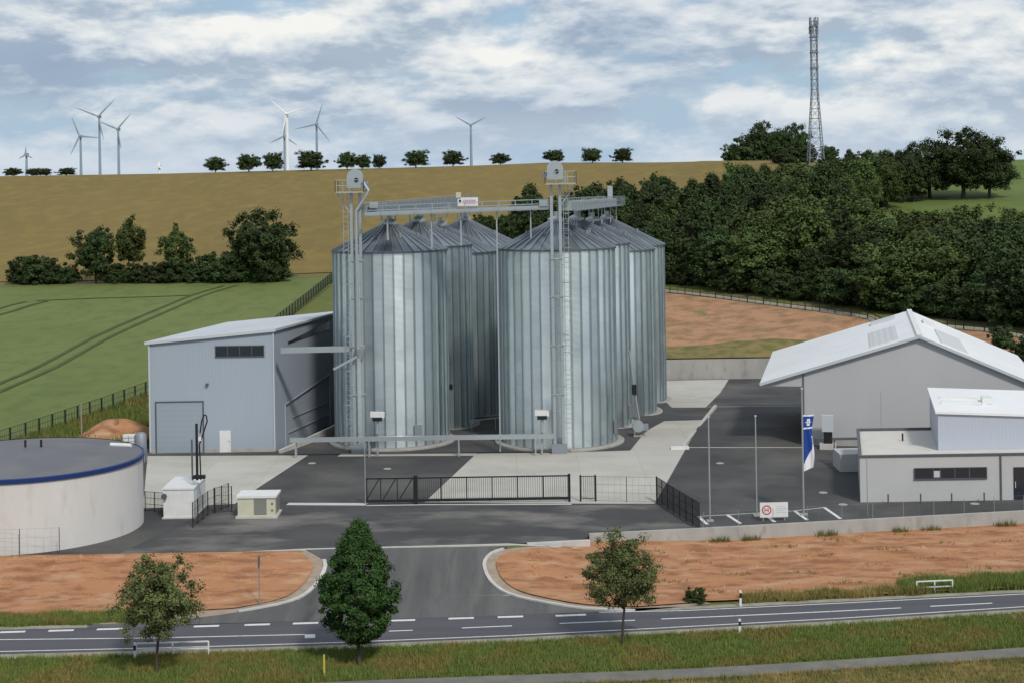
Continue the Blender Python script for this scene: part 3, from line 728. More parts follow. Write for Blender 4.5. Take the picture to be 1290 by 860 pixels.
# silo side hoist with dark motor at right row
p = at(797, 492, 158.5); t = thing('silo_unloading_auger', 'slanted auger with dark motor on the side of the right silo row', 'auger', (p.x + .25, 158.6, 0))
MB().pipe([(-.5, 0, 8.0), (-.15, 0, 4.6), (.35, 0, 1.2)], .13).build('tube', M['galvl'], t); MB().box(-.1, -.1, 4.2, .45, .4, 1.0).build('motor', M['black'], t)
MB().beam((.1, 0, 4.4), (.15, 0, .1), .1).build('post', M['galvd'], t)
p = at(567, 487, 161); t = thing('silo_gearbox', 'small dark gearbox with lever on the shaded second silo of the left row', 'machine', (p.x, 161.0, 0))
MB().box(0, 0, p.z, .5, .4, .5).build('housing', M['black'], t); MB().pipe([(-.1, 0, p.z + .2), (-.2, 0, p.z + 1.6)], .05).build('lever', M['black'], t)
MB().beam((.1, .1, p.z - .2), (.1, .1, 0), .08).build('post', M['galvd'], t)
t = thing('white_handrail', 'sloping pale handrail on the ground between the two silo rows', 'handrail', (*G(592, 541), -.1))
m = MB(); q1 = at(591, 528, 160); q2 = at(632, 522, 160)
m.beam((0, 0, 1.0), (q2.x - q1.x + .6, 0.3, 1.35), .1); m.beam((.2, 0, 0), (.2, 0, 1.0), .07); m.beam((2.6, .2, 0), (2.6, .2, 1.3), .07); m.build('rail_bars', M['galvl'], t)

# ================================================================== LEFT HALL
DR = rad(-12.5)                       # depth direction leans to the right
de = Vector((0.225, 0.974))
t = thing('storage_hall', 'blue-grey clad hall with a pale single-pitch roof beside the left silos', 'hall', (-34.7, 150.4, 0)); HL = t
W, Ld, zl, zr = 11.9, 19.0, 10.35, 11.35
def LP(a, b, z): return (a + b * de.x, -0.0 * a + b * de.y, z)
MB().add([LP(0, 0, 0), LP(W, 0, 0), LP(W, 0, zr), LP(0, 0, zl)], [(0, 1, 2, 3)]).build('front_wall', M['wallL'], t)
m = MB(); m.add([LP(0, 0, 0), LP(0, Ld, 0), LP(0, Ld, zl), LP(0, 0, zl), LP(W, Ld, 0), LP(W, Ld, zr), LP(W, 0, 0), LP(W, 0, zr)],
                [(1, 0, 3, 2), (4, 1, 2, 5)]); m.build('rear_wall', M['wallLs'], t)
# side wall with recessed loading bay (b from 2.2 to 12), z 0..5.4
b0, b1, zb = 2.6, 15.5, 4.9
m = MB(); m.add([LP(W, 0, 0), LP(W, b0, 0), LP(W, b0, zb - .9), LP(W, b1, zb + .4), LP(W, b1, 0), LP(W, Ld, 0), LP(W, Ld, zr), LP(W, 0, zr)],
                [(0, 1, 2, 7), (2, 3, 6, 7), (3, 4, 5, 6)])
m.add([LP(W, b0, 0), LP(W - .1, b0, 0), LP(W - .1, b0, zb - .9), LP(W, b0, zb - .9), LP(W - .1, b1, 0), LP(W - .1, b1, zb + .4), LP(W, b1, zb + .4), LP(W, b1, 0)],
      [(0, 1, 2, 3), (1, 4, 5, 2), (4, 7, 6, 5), (3, 2, 5, 6)])
m.build('side_wall', M['wallLs'], t)
m = MB(); m.beam(LP(W + .03, b0, 0), LP(W + .03, b0, zb - .9), .1); m.beam(LP(W + .03, b0, zb - .85), LP(W + .03, b1, zb + .45), .1); m.build('bay_frame', M['wallLs'], t)
m = MB(); m.beam(LP(W - .04, b0 + 2.2, 2.5), LP(W - .04, b1 - .3, 2.5), .07); m.beam(LP(W - .04, b0 + 1, 1.2), LP(W - .04, b1 - .3, 1.2), .07, .12); m.build('bay_rail', M['wallLs'], t)
# roof slab
e = 0.25
m = MB(); m.hexa([LP(-e, -e, zl - .02), LP(W + e, -e, zr + .02), LP(W + e, Ld + e, zr + .02), LP(-e, Ld + e, zl - .02)],
                 [LP(-e, -e, zl + .2), LP(W + e, -e, zr + .24), LP(W + e, Ld + e, zr + .24), LP(-e, Ld + e, zl + .2)])
rf = m.build('roof', M['roofL'], t)
MB().beam(LP(-e, -e - .03, zl + .08), LP(W + e, -e - .03, zr + .12), .08, .26).build('roof_edge', M['trim'], rf)
m = MB(); m.beam(LP(.07, -.05, .1), LP(.07, -.05, zl), .14); m.build('downpipe', M['trim'], t)
m = MB(); m.beam(LP(W - .05, -.05, .1), LP(W - .05, -.05, zr), .12); m.build('corner_trim_or_shade', M['trim'], t)
# window
def lx(px): return at(px, 440, 150.4).x + 34.7
m = MB(); a, b = lx(271.5), lx(332.5); z1, z0 = at(300, 435.5, 150.4).z, at(300, 449, 150.4).z
wv = m.box((a + b) / 2, -.03, (z0 + z1) / 2, b - a, .06, z1 - z0).build('window', M['glass'], t)
m = MB()
for zz in (z0, z1): m.box((a + b) / 2, -.06, zz, b - a + .1, .08, .08)
for i in range(5): m.box(a + (b - a) * i / 4, -.06, (z0 + z1) / 2, .06, .07, z1 - z0)
m.build('frame', M['trimd'], wv)
# sectional door
a, b = lx(196), lx(254); z1 = at(225, 506.5, 150.4).z
dv = MB().box((a + b) / 2, -.03, z1 / 2 + .02, b - a, .07, z1).build('sectional_door', M['doorL'], t)
m = MB(); m.box(a - .06, -.05, z1 / 2, .13, .1, z1); m.box(b + .06, -.05, z1 / 2, .13, .1, z1); m.box((a + b) / 2, -.05, z1 + .06, b - a + .25, .1, .13); m.build('door_frame', M['trimd'], dv)
a, b = lx(275), lx(289); dv = MB().box((a + b) / 2, -.04, 1.03, b - a, .08, 2.04).build('side_door', M['white'], t)
MB().box(b - .14, -.1, 1.05, .12, .05, .05).build('handle', M['trimd'], dv)
a = lx(260.5); MB().box(a, -.15, at(260, 483.5, 150.4).z, .25, .3, .18).build('wall_lamp', M['trimd'], t)
MB().box(W / 2, -.02, .18, W, .05, .36).build('plinth', M['conc'], t)
# high dark slot window on the side wall
m = MB(); m.hexa([LP(W - .02, 3.6, 9.75), LP(W + .05, 3.6, 9.75), LP(W + .05, 15.5, 9.95), LP(W - .02, 15.5, 9.95)], [LP(W - .02, 3.6, 9.95), LP(W + .05, 3.6, 9.95), LP(W + .05, 15.5, 10.85), LP(W - .02, 15.5, 10.85)])
m.build('side_window', M['glass'], t)
# ramp wall beside the hall
q = MB(); q.hexa([(-22.4, 149.6, 0), (-22.1, 149.4, 0), (-17.6, 161, 0), (-17.9, 161.2, 0)], [(-22.4, 149.6, .3), (-22.1, 149.4, .3), (-17.6, 161, 1.0), (-17.9, 161.2, 1.0)])
tag(q.build('ramp_wall', M['concl']), 'low pale ramp wall along the side of the blue-grey hall', 'low wall')

# ================================================================== RIGHT HALL
E1 = Vector((math.cos(rad(12)), -math.sin(rad(12)))); E2 = Vector((math.sin(rad(12)), math.cos(rad(12))))
A0 = Vector((27.0, 149.4))
RH = thing('agricultural_hall', 'large light-grey gabled hall with a white roof at the right edge of the yard', 'hall', (A0.x, A0.y, 0), -rad(12))
LN = 25.5; RX = 10.75; RW = 21.6; ze = 5.65; zrg = 10.15; zer = 5.4; OV = -3.75
sl = (zrg - ze) / (RX - OV)
# local coords: x along front, y depth
def zt(x): return ze + (x - OV) * sl if x < RX else zrg - (x - RX) * (zrg - zer) / (RW + .3 - RX)
m = MB(); m.add([(0, 0, -.3), (RW, 0, -.3), (RW, 0, zt(RW) - .1), (RX, 0, zrg - .1), (OV + .15, 0, ze + .1), (OV + .15, 0, ze - .15), (0, 0, ze - .15)], [(0, 1, 2, 3, 4, 5, 6)])
m.build('gable_wall', M['wallR'], RH)
m = MB(); m.add([(0, 0, -.5), (0, 0, ze + .9), (0, LN, ze + .9), (0, LN, -2.5), (RW, 0, -.5), (RW, 0, zt(RW)), (RW, LN, zt(RW)), (RW, LN, -2.5), (RX, LN, zrg - .1)],
                [(0, 1, 2, 3), (5, 4, 7, 6), (3, 2, 8, 6, 7)]); m.build('side_wall', M['wallR'], RH)
m = MB()
for a, b, za, zb_ in ((OV - .2, RX, ze - .06, zrg), (RX, RW + .35, zrg, zer)):
    m.hexa([(a, -.35, za - .0), (b, -.35, zb_ - .0), (b, LN + .3, zb_ - .0), (a, LN + .3, za - .0)], [(a, -.35, za + .2), (b, -.35, zb_ + .2), (b, LN + .3, zb_ + .2), (a, LN + .3, za + .2)])
rfr = m.build('roof', M['roofR'], RH)
m = MB()
m.beam((OV - .2, -.4, ze + .03), (RX, -.4, zrg + .09), .07, .26); m.beam((RX, -.4, zrg + .09), (RW + .35, -.4, zer + .09), .07, .26)
m.build('verge_trim', M['trim'], rfr)
MB().beam((RX, -.4, zrg + .26), (RX, LN + .3, zrg + .26), .5, .12).build('ridge_cap', M['white'], rfr)
def slope_panel(x0, x1, y0, y1, name, mt, th=.1):
    m = MB(); z0 = zt(x0) + .2 + .005; z1 = zt(x1) + .2 + .005
    if x0 < RX: z0 -= .0
    m.hexa([(x0, y0, z0), (x1, y0, z1), (x1, y1, z1), (x0, y1, z0)], [(x0, y0, z0 + th), (x1, y0, z1 + th), (x1, y1, z1 + th), (x0, y1, z0 + th)])
    return m.build(name, mt, rfr)
slope_panel(6.3, 8.9, 1.5, 14, 'rooflight', M['sky_l']); slope_panel(6.6, 9.1, 21, 23.2, 'solar_thermal_panel', M['roofL'], .25)
slope_panel(12.8, 15.2, 1.5, 14, 'rooflight', M['sky_l']); slope_panel(11.8, 13.0, 15.5, 18.5, 'roof_hatch', M['white'], .3)
MB().beam((.1, -.06, -.2), (.1, -.06, ze + 1), .1).build('corner_trim_or_shade', M['trimd'], RH)  # dark strip standing in for the shadow at the wall corner
MB().box(RW / 2, -.02, .2, RW, .06, .9).build('plinth', M['conc'], RH)
for x in (-3.4,):
    pass
for y in (0.2,):
    MB().beam((OV + .4, LN - .3, ze - .2), (-.05, LN - .3, ze - 2.2), .14).build('canopy_bracket', M['trim'], RH)
m = MB(); m.box(RW / 3, -.03, 2.7, .04, .02, 5); m.build('panel_joint', M['trim'], RH)
# grey tank/cabinet on the gable wall
p = at(1041, 540, 148); t = thing('wall_cabinet', 'grey extraction cabinet on legs against the gabled hall front', 'cabinet', (p.x, 147.3, 0), -rad(12))
MB().box(0, 0, 2.35, 1.05, .7, 1.5).build('cabinet_body', M['trim'], t); MB().box(0, 0, 1.05, .8, .5, 1.1).build('cabinet_base', M['black'], t)
MB().box(0, -.1, .25, 1.5, 1.0, .5).build('plinth', M['concl'], t)

# ---- office block in front
OB = thing('office_building', 'low flat-roofed grey office block with a dark ribbon window at the right edge', 'building', (at(1084, 632, 123.6).x, 123.6, 0))
ox = OB.location.x; OW, OD, OH = 22.0, 12.6, 3.55
MB().add([(0, 0, -.1), (OW, 0, -.1), (OW, 0, OH), (0, 0, OH)], [(0, 1, 2, 3)]).build('front_wall', M['wallO'], OB)
MB().add([(0, 0, -.1), (0, OD, -.1), (0, OD, OH), (0, 0, OH), (OW, 0, -.1), (OW, OD, -.1), (OW, OD, OH), (OW, 0, OH)], [(1, 0, 3, 2), (4, 5, 6, 7), (5, 1, 2, 6)]).build('side_wall', M['wallO'], OB)
MB().add([(0.1, .1, OH - .12), (OW - .1, .1, OH - .12), (OW - .1, OD, OH - .12), (.1, OD, OH - .12)], [(0, 1, 2, 3)]).build('flat_roof', M['flatroof'], OB)
m = MB(); m.box(OW / 2, .03, OH + .03, OW + .2, .26, .14); m.box(0.03, OD / 2, OH + .03, .26, OD, .139); m.box(OW / 2, OD, OH + .03, OW, .26, .138); m.build('parapet_cap', M['trimd'], OB)
def wx(px): return at(px, 600, 123.6).x - ox
a, b = wx(1152), wx(1243); z1, z0 = at(1200, 588.5, 123.6).z, at(1200, 602, 123.6).z
wv = MB().box((a + b) / 2, -.02, (z0 + z1) / 2, b - a, .06, z1 - z0).build('ribbon_window', M['glass'], OB)
m = MB()
for i in (0, .26, .36, .56, .76, 1): m.box(a + (b - a) * i, -.06, (z0 + z1) / 2, .07, .06, z1 - z0)
m.box((a + b) / 2, -.06, z1, b - a, .06, .06); m.box((a + b) / 2, -.08, z0, b - a + .1, .12, .06); m.build('frame', M['trimd'], wv)
m = MB(); m.box(a + (b - a) * .31, -.055, (z0 + z1) / 2 - .05, .45, .02, .5); m.build('blind', M['trim'], wv)
dv = MB().box(wx(1284), -.03, 1.3, wx(1291) - wx(1277), .08, 2.5).build('entrance_door', M['glass'], OB); MB().box(wx(1279), -.09, 1.2, .05, .05, .5).build('handle', M['trim'], dv)
MB().box(wx(1261), -.08, OH / 2, .1, .1, OH).build('downpipe', M['trimd'], OB)
for px_, py_ in ((1114, 545), (1231, 560), (1190, 570)):
    d = 126.5 if py_ > 550 else 131; p = at(px_, py_, d)
    MB().tube((p.x - ox, d - 123.6, OH - .1), (p.x - ox, d - 123.6, OH + .5), .07, .07, 8).build('vent_pipe', M['black'], OB)
# annex rising behind
AX = at(1182, 560, 126.4).x
AN = thing('upper_annex', 'pale blue raised annex with a white lean-to roof standing on the office block', 'annex', (AX, 126.4, OH - .12), 0)
AW, AD, ah0, ah1 = 19, 11, 2.95, 3.3
MB().add([(0, 0, 0), (AW, 0, 0), (AW, 0, ah0 - .9), (0, 0, ah0)], [(0, 1, 2, 3)]).build('front_wall', M['annex'], AN)
MB().add([(0, 0, 0), (0, AD, 0), (0, AD, ah1), (0, 0, ah0), (AW, 0, 0), (AW, AD, 0), (AW, AD, ah1 - .9), (AW, 0, ah0 - .9)], [(1, 0, 3, 2), (4, 5, 6, 7), (5, 1, 2, 6)]).build('side_wall', M['annex'], AN)
m = MB(); m.hexa([(-.2, -.2, ah0), (AW, -.2, ah0 - .9), (AW, AD, ah1 - .9), (-.2, AD, ah1)], [(-.2, -.2, ah0 + .18), (AW, -.2, ah0 - .72), (AW, AD, ah1 - .72), (-.2, AD, ah1 + .18)])
rf = m.build('roof', M['roofR'], AN)
m = MB()
for y in (3.5, 6): m.beam((.5, y, ah0 + .35), (3.8, y, ah0 + .22), .35, .2)
m.build('roof_rail', M['white'], rf); MB().box(4.3, 4.5, ah0 + .35, .8, 1.6, .5).build('roof_hatch', M['white'], rf)
def shear(root, k=math.tan(rad(11.5))):
    for o in TREE.get(root.name, []):
        for v in o.data.vertices: v.co.x += v.co.y * k
        for c in TREE.get(o.name, []):
            for v in c.data.vertices: v.co.x += v.co.y * k
shear(OB); shear(AN)
# low canopy behind/left of the office
t = thing('low_loading_dock', 'low grey loading dock with dark rail left of the office block', 'loading dock', (at(1053, 580, 138).x, 137.5, 0))
MB().box(1.4, 0, .75, 2.9, 3.0, 1.5).build('dock_block', M['wallO'], t); m = MB(); m.beam((-.1, 1.6, 2.3), (2.9, 1.6, 2.3), .22, .2)
for x in (.1, 2.8): m.beam((x, 1.6, 1.4), (x, 1.6, 2.3), .1)
m.build('dock_rail', M['trimd'], t)

# ================================================================== WALLS
def wall_line(name, pts, wd, z_top, z_bot, mt, label, cat='retaining wall'):
    m = MB(); P = strip(pts, wd); n = len(pts)
    for i in range(n - 1):
        a, b = P[i], P[i + 1]; d, e = P[2 * n - 1 - i], P[2 * n - 2 - i]
        m.hexa([(*a, z_bot), (*d, z_bot), (*e, z_bot), (*b, z_bot)], [(*a, z_top), (*d, z_top), (*e, z_top), (*b, z_top)])
    return tag(m.build(name, mt), label, cat)
wl = WL
wall_line('retaining_wall', wl, .35, .16, -1.4, M['conc'], 'long low pale concrete wall between the yard and the red earth')
wall_line('low_kerb_wall', [G(664, 683.5, .02), G(743, 679.5, .02)], .35, .03, -.7, M['concl'], 'short stepped concrete end piece of the front wall beside the driveway', 'low wall')
wall_line('rear_retaining_wall', [(13, 211.3), (30, 211.2), (47, 210.6), (52.8, 186)], .4, .75, -2.6, M['conc'], 'tall grey concrete retaining wall at the back of the yard behind the silos')
# raised kerb beam between concrete apron and asphalt
k1 = G(862, 562); k2 = (22.6, 179.5)
o = MB().beam((*k1, .12), (*k2, -.75), .35, .3).build('kerb_beam', M['concl']); tag(o, 'long pale kerb beam between the concrete apron and the far asphalt', 'kerb')
o = MB().box((G(847, 567)[0] + G(868, 567)[0]) / 2, 148.2, .12, 1.7, .45, .3).build('kerb_block', M['white']); tag(o, 'white concrete block at the near end of the kerb beam', 'block')

# ================================================================== TANK
TX, TY, TR, TH = -37.2, 119.3, 8.9, 5.2
t = thing('round_tank', 'round concrete rainwater tank with grey roof and blue rim', 'tank', (TX, TY, 0))
MB().lathe([(TR, -1.2), (TR, TH - .25)], 96).build('wall', M['tank'], t, smooth=True)
m = MB(); m.lathe([(TR + .12, TH - .24), (TR + .12, TH + .06), (TR - .05, TH + .1)], 96); m.lathe([(TR + .12, TH - .24), (TR - .02, TH - .24)], 96); m.build('rim', M['blue'], t, smooth=False)
m = MB(); m.lathe([(TR - .04, TH + .06), (TR * .6, TH + .28), (TR * .25, TH + .42), (0.01, TH + .48)], 96); rf = m.build('roof', M['tankroof'], t, smooth=True)
for px_ in (30, 50):
    p = at(px_, 566, 121.5); MB().tube((p.x - TX, 2.6, TH + .2), (p.x - TX, 2.6, TH + .95), .09, .09, 8).build('vent_pipe', M['black'], t)
p = at(155, 569, 123.5); MB().tube((p.x - TX - .9, 4.0, TH + .25), (p.x - TX + .8, 3.6, TH + .22), .16, .16, 10).build('roof_tube', M['white'], t)

# ================================================================== FENCES / GATES / POSTS
def mesh_fence(pts, hgt, label, step=2.5, group=None, base=0.0, name='mesh_fence', zf=None, bars=0.45, m='black', post=.07, wire=.012, cat='fence', rows=4):
    o0 = pts[0]; t = thing(name, label, cat, (o0[0], o0[1], 0), 0, group); mm = MB(); posts = []
    for a, b in zip(pts, pts[1:]):
        L = math.hypot(b[0] - a[0], b[1] - a[1]); n = max(1, round(L / step))
        for i in range(n + 1):
            if i == 0 and a != pts[0]: continue
            x = a[0] + (b[0] - a[0]) * i / n; y = a[1] + (b[1] - a[1]) * i / n; z = zf(x, y) if zf else base
            posts.append((x - o0[0], y - o0[1], z))
    for p, q in zip(posts, posts[1:]):
        p = Vector(p); q = Vector(q); L = (q - p).length
        for k in range(rows): 
            z = Vector((0, 0, 0.08 + (hgt - .1) * k / (rows - 1))); mm.beam(p + z, q + z, wire * 1.6)
        nb = max(2, int(L / bars))
        for i in range(1, nb):
            c = p + (q - p) * i / nb; mm.beam(c + Vector((0, 0, .05)), c + Vector((0, 0, hgt - .02)), wire)
    for p in posts[:100]:
        MB().box(p[0], p[1], p[2] + hgt / 2, post, post, hgt).build('post', M[m], t)
    mm.build('mesh_panel', M[m], t); return t
gY = 125.6
# sliding gate
gx0, gx1 = G(462, 634)[0], G(717, 634)[0]; gm = G(524, 634)[0]
t = thing('sliding_gate', 'long black steel sliding gate with diagonal braced tail closing the yard entrance', 'gate', (gx0, gY, 0))
L = gx1 - gx0; g = gm - gx0; HG = 2.05
m = MB(); m.box(L / 2, 0, .28, L, .12, .2); m.box(L / 2, 0, HG, L, .08, .1); m.box(.05, 0, HG / 2 + .1, .08, .08, HG - .2)
for i in range(7): m.box(g + (L - g) * i / 6, 0, HG / 2 + .1, .09, .08, HG - .2)
m.build('frame', M['black'], t)
m = MB()
for i in range(3):
    a = g * i / 3; b = g * (i + 1) / 3; m.beam((a, 0, .35), (b - .25, 0, HG), .08); m.box(b - .15, 0, HG / 2 + .1, .07, .07, HG - .3)
m.build('diagonal_brace', M['black'], t)
m = MB(); nb = int((L - g) / .17)
for i in range(nb): m.box(g + (i + .5) * (L - g) / nb, 0, HG / 2 + .12, .028, .028, HG - .3)
m.build('bars', M['black'], t)
MB().box(g, -.18, 1.15, .3, .25, 2.3).build('guide_post', M['black'], t); MB().box(g + .05, .2, 1.1, .2, .2, 2.2).build('guide_post', M['black'], t); MB().box(L + .05, -.05, 1.1, .2, .25, 2.2).build('latch_post', M['black'], t)
t = thing('pedestrian_gate', 'narrow black framed pedestrian gate right of the sliding gate', 'gate', (G(732, 634)[0], gY - .1, 0))
Wp = G(751, 634)[0] - G(732, 634)[0]
m = MB(); m.box(Wp / 2, 0, 2.0, Wp - .1, .05, .05); m.box(Wp / 2, 0, .25, Wp - .1, .05, .05)
for i in range(7): m.box(.1 + (Wp - .2) * i / 6, 0, 1.1, .03, .03, 1.8)
m.build('gate_leaf', M['black'], t)
for x in (0, Wp): MB().box(x, 0, 1.05, .12, .12, 2.1).build('gate_post', M['black'], t)
mesh_fence([(G(752, 634)[0], gY - .1), (11.0, 124.6)], 2.0, 'thin wire mesh fence from the pedestrian gate to the yard corner', 2.1, wire=.008, post=.05)
mesh_fence([(11.0, 125.3), (11.9, 121), (13.2, WL[1][1] + .4)], 1.95, 'black double-bar fence running from the gate line down to the front wall', 1.35, bars=.09, wire=.018)
mesh_fence([(x + .1, y + .3) for x, y in WL[1:4]] + [(50, WL[4][1] - 2.6)], 1.25, 'very thin wire fence on the retaining wall in front of the office block', 2.6, wire=.004, post=.035, m='galvd', bars=.8, rows=2)
# fences around the containers on the left
mesh_fence([G(243, 664), G(262, 649), G(288, 638)], 1.9, 'dark mesh fence beside the white sampler container', 1.3, bars=.12, wire=.010)
mesh_fence([G(270, 646), G(292, 644)], 2.0, 'short black fence panel between the white container and the beige transformer kiosk', 1.0, bars=.15, wire=.014)
mesh_fence([G(183, 643), G(207, 645)], 1.55, 'dark grating fence between the round tank and the white container', .9, bars=.12, wire=.02)
mesh_fence([G(-30, 701), G(25, 700), G(75, 698)], 1.95, 'thin wire fence in front of the round concrete tank', 3.3, wire=.005, post=.045, m='trimd', zf=lambda x, y: -.05)
# field fence behind
mesh_fence([(-52.5, 141), (-48.2, 156), (-41.2, 182), (-35.8, 230), (-33, 292)], 1.9, 'long dark wire fence along the edge of the green field', 2.5, zf=h, bars=.3, wire=.022, post=.15)
ph = [(max(x, 10), y - 1.5) for x, y in pathw]
mesh_fence(ph, 1.2, 'wooden post fence along the gravel track below the wood', 3.0, zf=h, bars=9, wire=.05, post=.14, m='black', rows=3)
# posts and poles
def pole(name, px, ybase, ytop, label, cat, r=.05, mt='galvl', z=0, Y=None, group=None):
    X, Yb = G(px, ybase, z) if Y is None else (at(px, ybase, Y).x, Y)
    zt_ = at(px, ytop, Yb).z; t = thing(name, label, cat, (X, Yb, z), 0, group)
    MB().tube((0, 0, 0), (0, 0, zt_ - z), r, r * .75, 8).build('shaft', M[mt], t); return t, zt_ - z
pole('lamp_pole', 460.5, 635, 545, 'slim grey pole beside the left end of the sliding gate', 'pole', .045)
t, hh = pole('flagpole', 894.5, 656, 525.5, 'bare white flagpole, leftmost of the three by the parking bays', 'flagpole', .07, group='flagpoles by the parking bays'); MB().tube((0, 0, hh), (0, 0, hh + .12), .09, .09, 8).build('pole_cap', M['trim'], t)
MB().box(0, 0, .05, .5, .5, .1).build('foot_plate', M['conc'], t)
t, hh = pole('flagpole', 953.5, 649, 524.5, 'bare white flagpole standing behind the white notice board', 'flagpole', .06, group='flagpoles by the parking bays'); MB().tube((0, 0, hh), (0, 0, hh + .12), .08, .08, 8).build('pole_cap', M['trim'], t)
MB().box(0, 0, .05, .5, .5, .1).build('foot_plate', M['conc'], t)
t, hh = pole('flagpole', 1012.5, 648, 490, 'white flagpole that carries the blue banner', 'flagpole', .075, group='flagpoles by the parking bays'); MB().tube((0, 0, hh), (0, 0, hh + .12), .1, .1, 8).build('pole_cap', M['trim'], t)
MB().box(0, 0, .05, .5, .5, .1).build('foot_plate', M['conc'], t)
fp = t.location.copy()
# flag: hanging banner with folds
fz1 = at(1013, 522, fp.y).z; fz0 = at(1013, 593, fp.y).z
FL = thing('banner_flag', 'blue banner with white emblem and white wavy lower corner hanging from the flagpole', 'flag', (fp.x + .07, fp.y - .02, fz0))
FHt = fz1 - fz0
def fpos(u, v):      # u 0..1 across, v 0..1 up
    wdt = 0.86 * (1 - 0.12 * (1 - v)) ; return (u * wdt * (0.9 + .1 * math.sin(v * 7)), -.10 * math.sin(u * 7 + v * 5) * u, v * FHt - (1 - v) * 0.0 + (0.28 * u * (1 - v)))
cl_ = {}; NU, NV = 20, 70
for i in range(NU):
    for j in range(NV):
        u, v = (i + .5) / NU, (j + .5) / NV; k_ = 'cloth'
        if v > .965: k_ = 'top_hem'
        elif .74 < v < .765: k_ = 'white_stripe'
        elif .80 < v < .93 and ((abs(u - .5) < .16 and not (abs(u - .5) < .06 and .84 < v < .89)) or (abs(v - .865) < .012 and .2 < u < .8)): k_ = 'emblem'
        elif .33 < v < .60 and u > .74 + .22 * math.sin((v - .33) * 9): k_ = 'white_wave'
        elif v < .34 and v < .11 + .30 * u ** .8: k_ = 'white_corner'
        q = [fpos(i / NU, j / NV), fpos((i + 1) / NU, j / NV), fpos((i + 1) / NU, (j + 1) / NV), fpos(i / NU, (j + 1) / NV)]
        cl_.setdefault(k_, MB()).poly(q)
for k_, m_ in cl_.items(): m_.build(k_, M['flag' if k_ == 'cloth' else 'flagw'], FL)
# notice board
X, Y = G(975, 654); t = thing('notice_board', 'white construction notice board with red round symbol in front of the flagpoles', 'sign', (X, 117.6, 0), rad(3))
X = at(975, 642, 117.6).x; t.location.x = X; zz = at(975, 641.5, 117.6).z
MB().box(0, 0, zz, 2.1, .05, 1.1).build('board', M['white'], t)
for x in (-.8, .8): MB().box(x, .06, zz / 2, .08, .06, zz).build('leg', M['wood'], t)
m = MB(); n = 20; vs = []
for i in range(n):
    a = 2 * math.pi * i / n
    for r in (.36, .27): vs.append((-.55 + r * math.cos(a), -.032, zz + r * math.sin(a)))
m.add(vs, [(2 * i, 2 * ((i + 1) % n), 2 * ((i + 1) % n) + 1, 2 * i + 1) for i in range(n)])
m.box(-.68, -.03, zz, .06, .01, .3); m.box(-.44, -.03, zz, .06, .01, .3); m.box(-.56, -.03, zz, .2, .01, .06); m.build('red_symbol', M['red'], t)
m = MB()
for i, (l, z) in enumerate(((.8, .25), (.95, .1), (.7, -.05), (.9, -.2))): m.box(.2 + l / 2 - .1, -.03, zz + z, l * .9, .01, .035)
m.build('text_lines', mat('faint_print', (0.5, 0.5, 0.52)), t)

# sampler container + sampler arm
X0c, Y0c = G(206, 653); Xc1 = G(244, 653)[0]; wc = Xc1 - X0c
t = thing('white_container', 'white square control container with an overhanging flat roof next to the round tank', 'container', (X0c, 121.6, 0))
MB().box(wc / 2, 2.3, 1.15, wc, 4.6, 2.14).build('body', M['white'], t); MB().box(wc / 2, 2.3, 2.28, wc + .14, 4.75, .12).build('roof', M['white'], t)
MB().box(wc / 2, 2.3, .05, wc + .2, 4.85, .1).build('base_slab', M['concl'], t)
dv = MB().box(wc + .02, 1.2, 1.2, .05, .85, 1.95).build('door', M['trim'], t); MB().box(wc + .07, .9, 1.15, .04, .05, .15).build('handle', M['black'], dv)
MB().tube((.1, -.15, 1.75), (.1, -.3, 1.75), .22, .22, 12).build('lamp', M['trimd'], t)
m = MB()
tt = thing('grain_sampler', 'dark hydraulic grain sampler with two columns and a curved hose above the white container', 'grain sampler', (X0c + 1.6, 122.6, 2.52))
def rel(px, py): p = at(px, py, 122.6); return (p.x - X0c - 1.6, 0, p.z - 2.52)
MB().beam(rel(242.5, 604), rel(241.5, 553), .12).build('column', M['trimd'], tt); MB().beam(rel(248.5, 604), rel(247.5, 533), .17).build('column', M['black'], tt)
MB().pipe([rel(253, 604), rel(252, 575), rel(251, 560), rel(256, 545), rel(261, 530), rel(260, 523), rel(257, 522), rel(254, 530), rel(252, 545)], .055).build('hose', M['black'], tt)
MB().box(*rel(252, 552), .22, .22, .3).build('probe_head', M['white'], tt); MB().box(*rel(251, 600), .9, .5, .25).build('base_frame', M['black'], tt)
# transformer kiosk
X0k = G(300, 652)[0]; wk = G(347, 652)[0] - X0k
t = thing('transformer_kiosk', 'small beige transformer kiosk with grille and flat roof in front of the concrete apron', 'kiosk', (X0k, 121.3, 0))
MB().box(wk / 2, 1.1, .85, wk, 2.2, 1.4).build('body', M['cream'], t); MB().box(wk / 2, 1.1, 1.62, wk + .2, 2.4, .16).build('roof', M['white'], t)
MB().box(wk / 2, 1.1, .08, wk + .3, 2.5, .16).build('base_slab', M['concl'], t)
MB().box(wk * .60, -.02, .9, .95, .05, 1.2).build('grille', M['grille'], t); MB().box(wk + .02, 1.1, .9, .05, 1.6, 1.15).build('side_grille', M['grille'], t)
for z in (.6, 1.1): MB().box(wk - .25, -.03, z, .12, .04, .12).build('lock', M['trimd'], t)

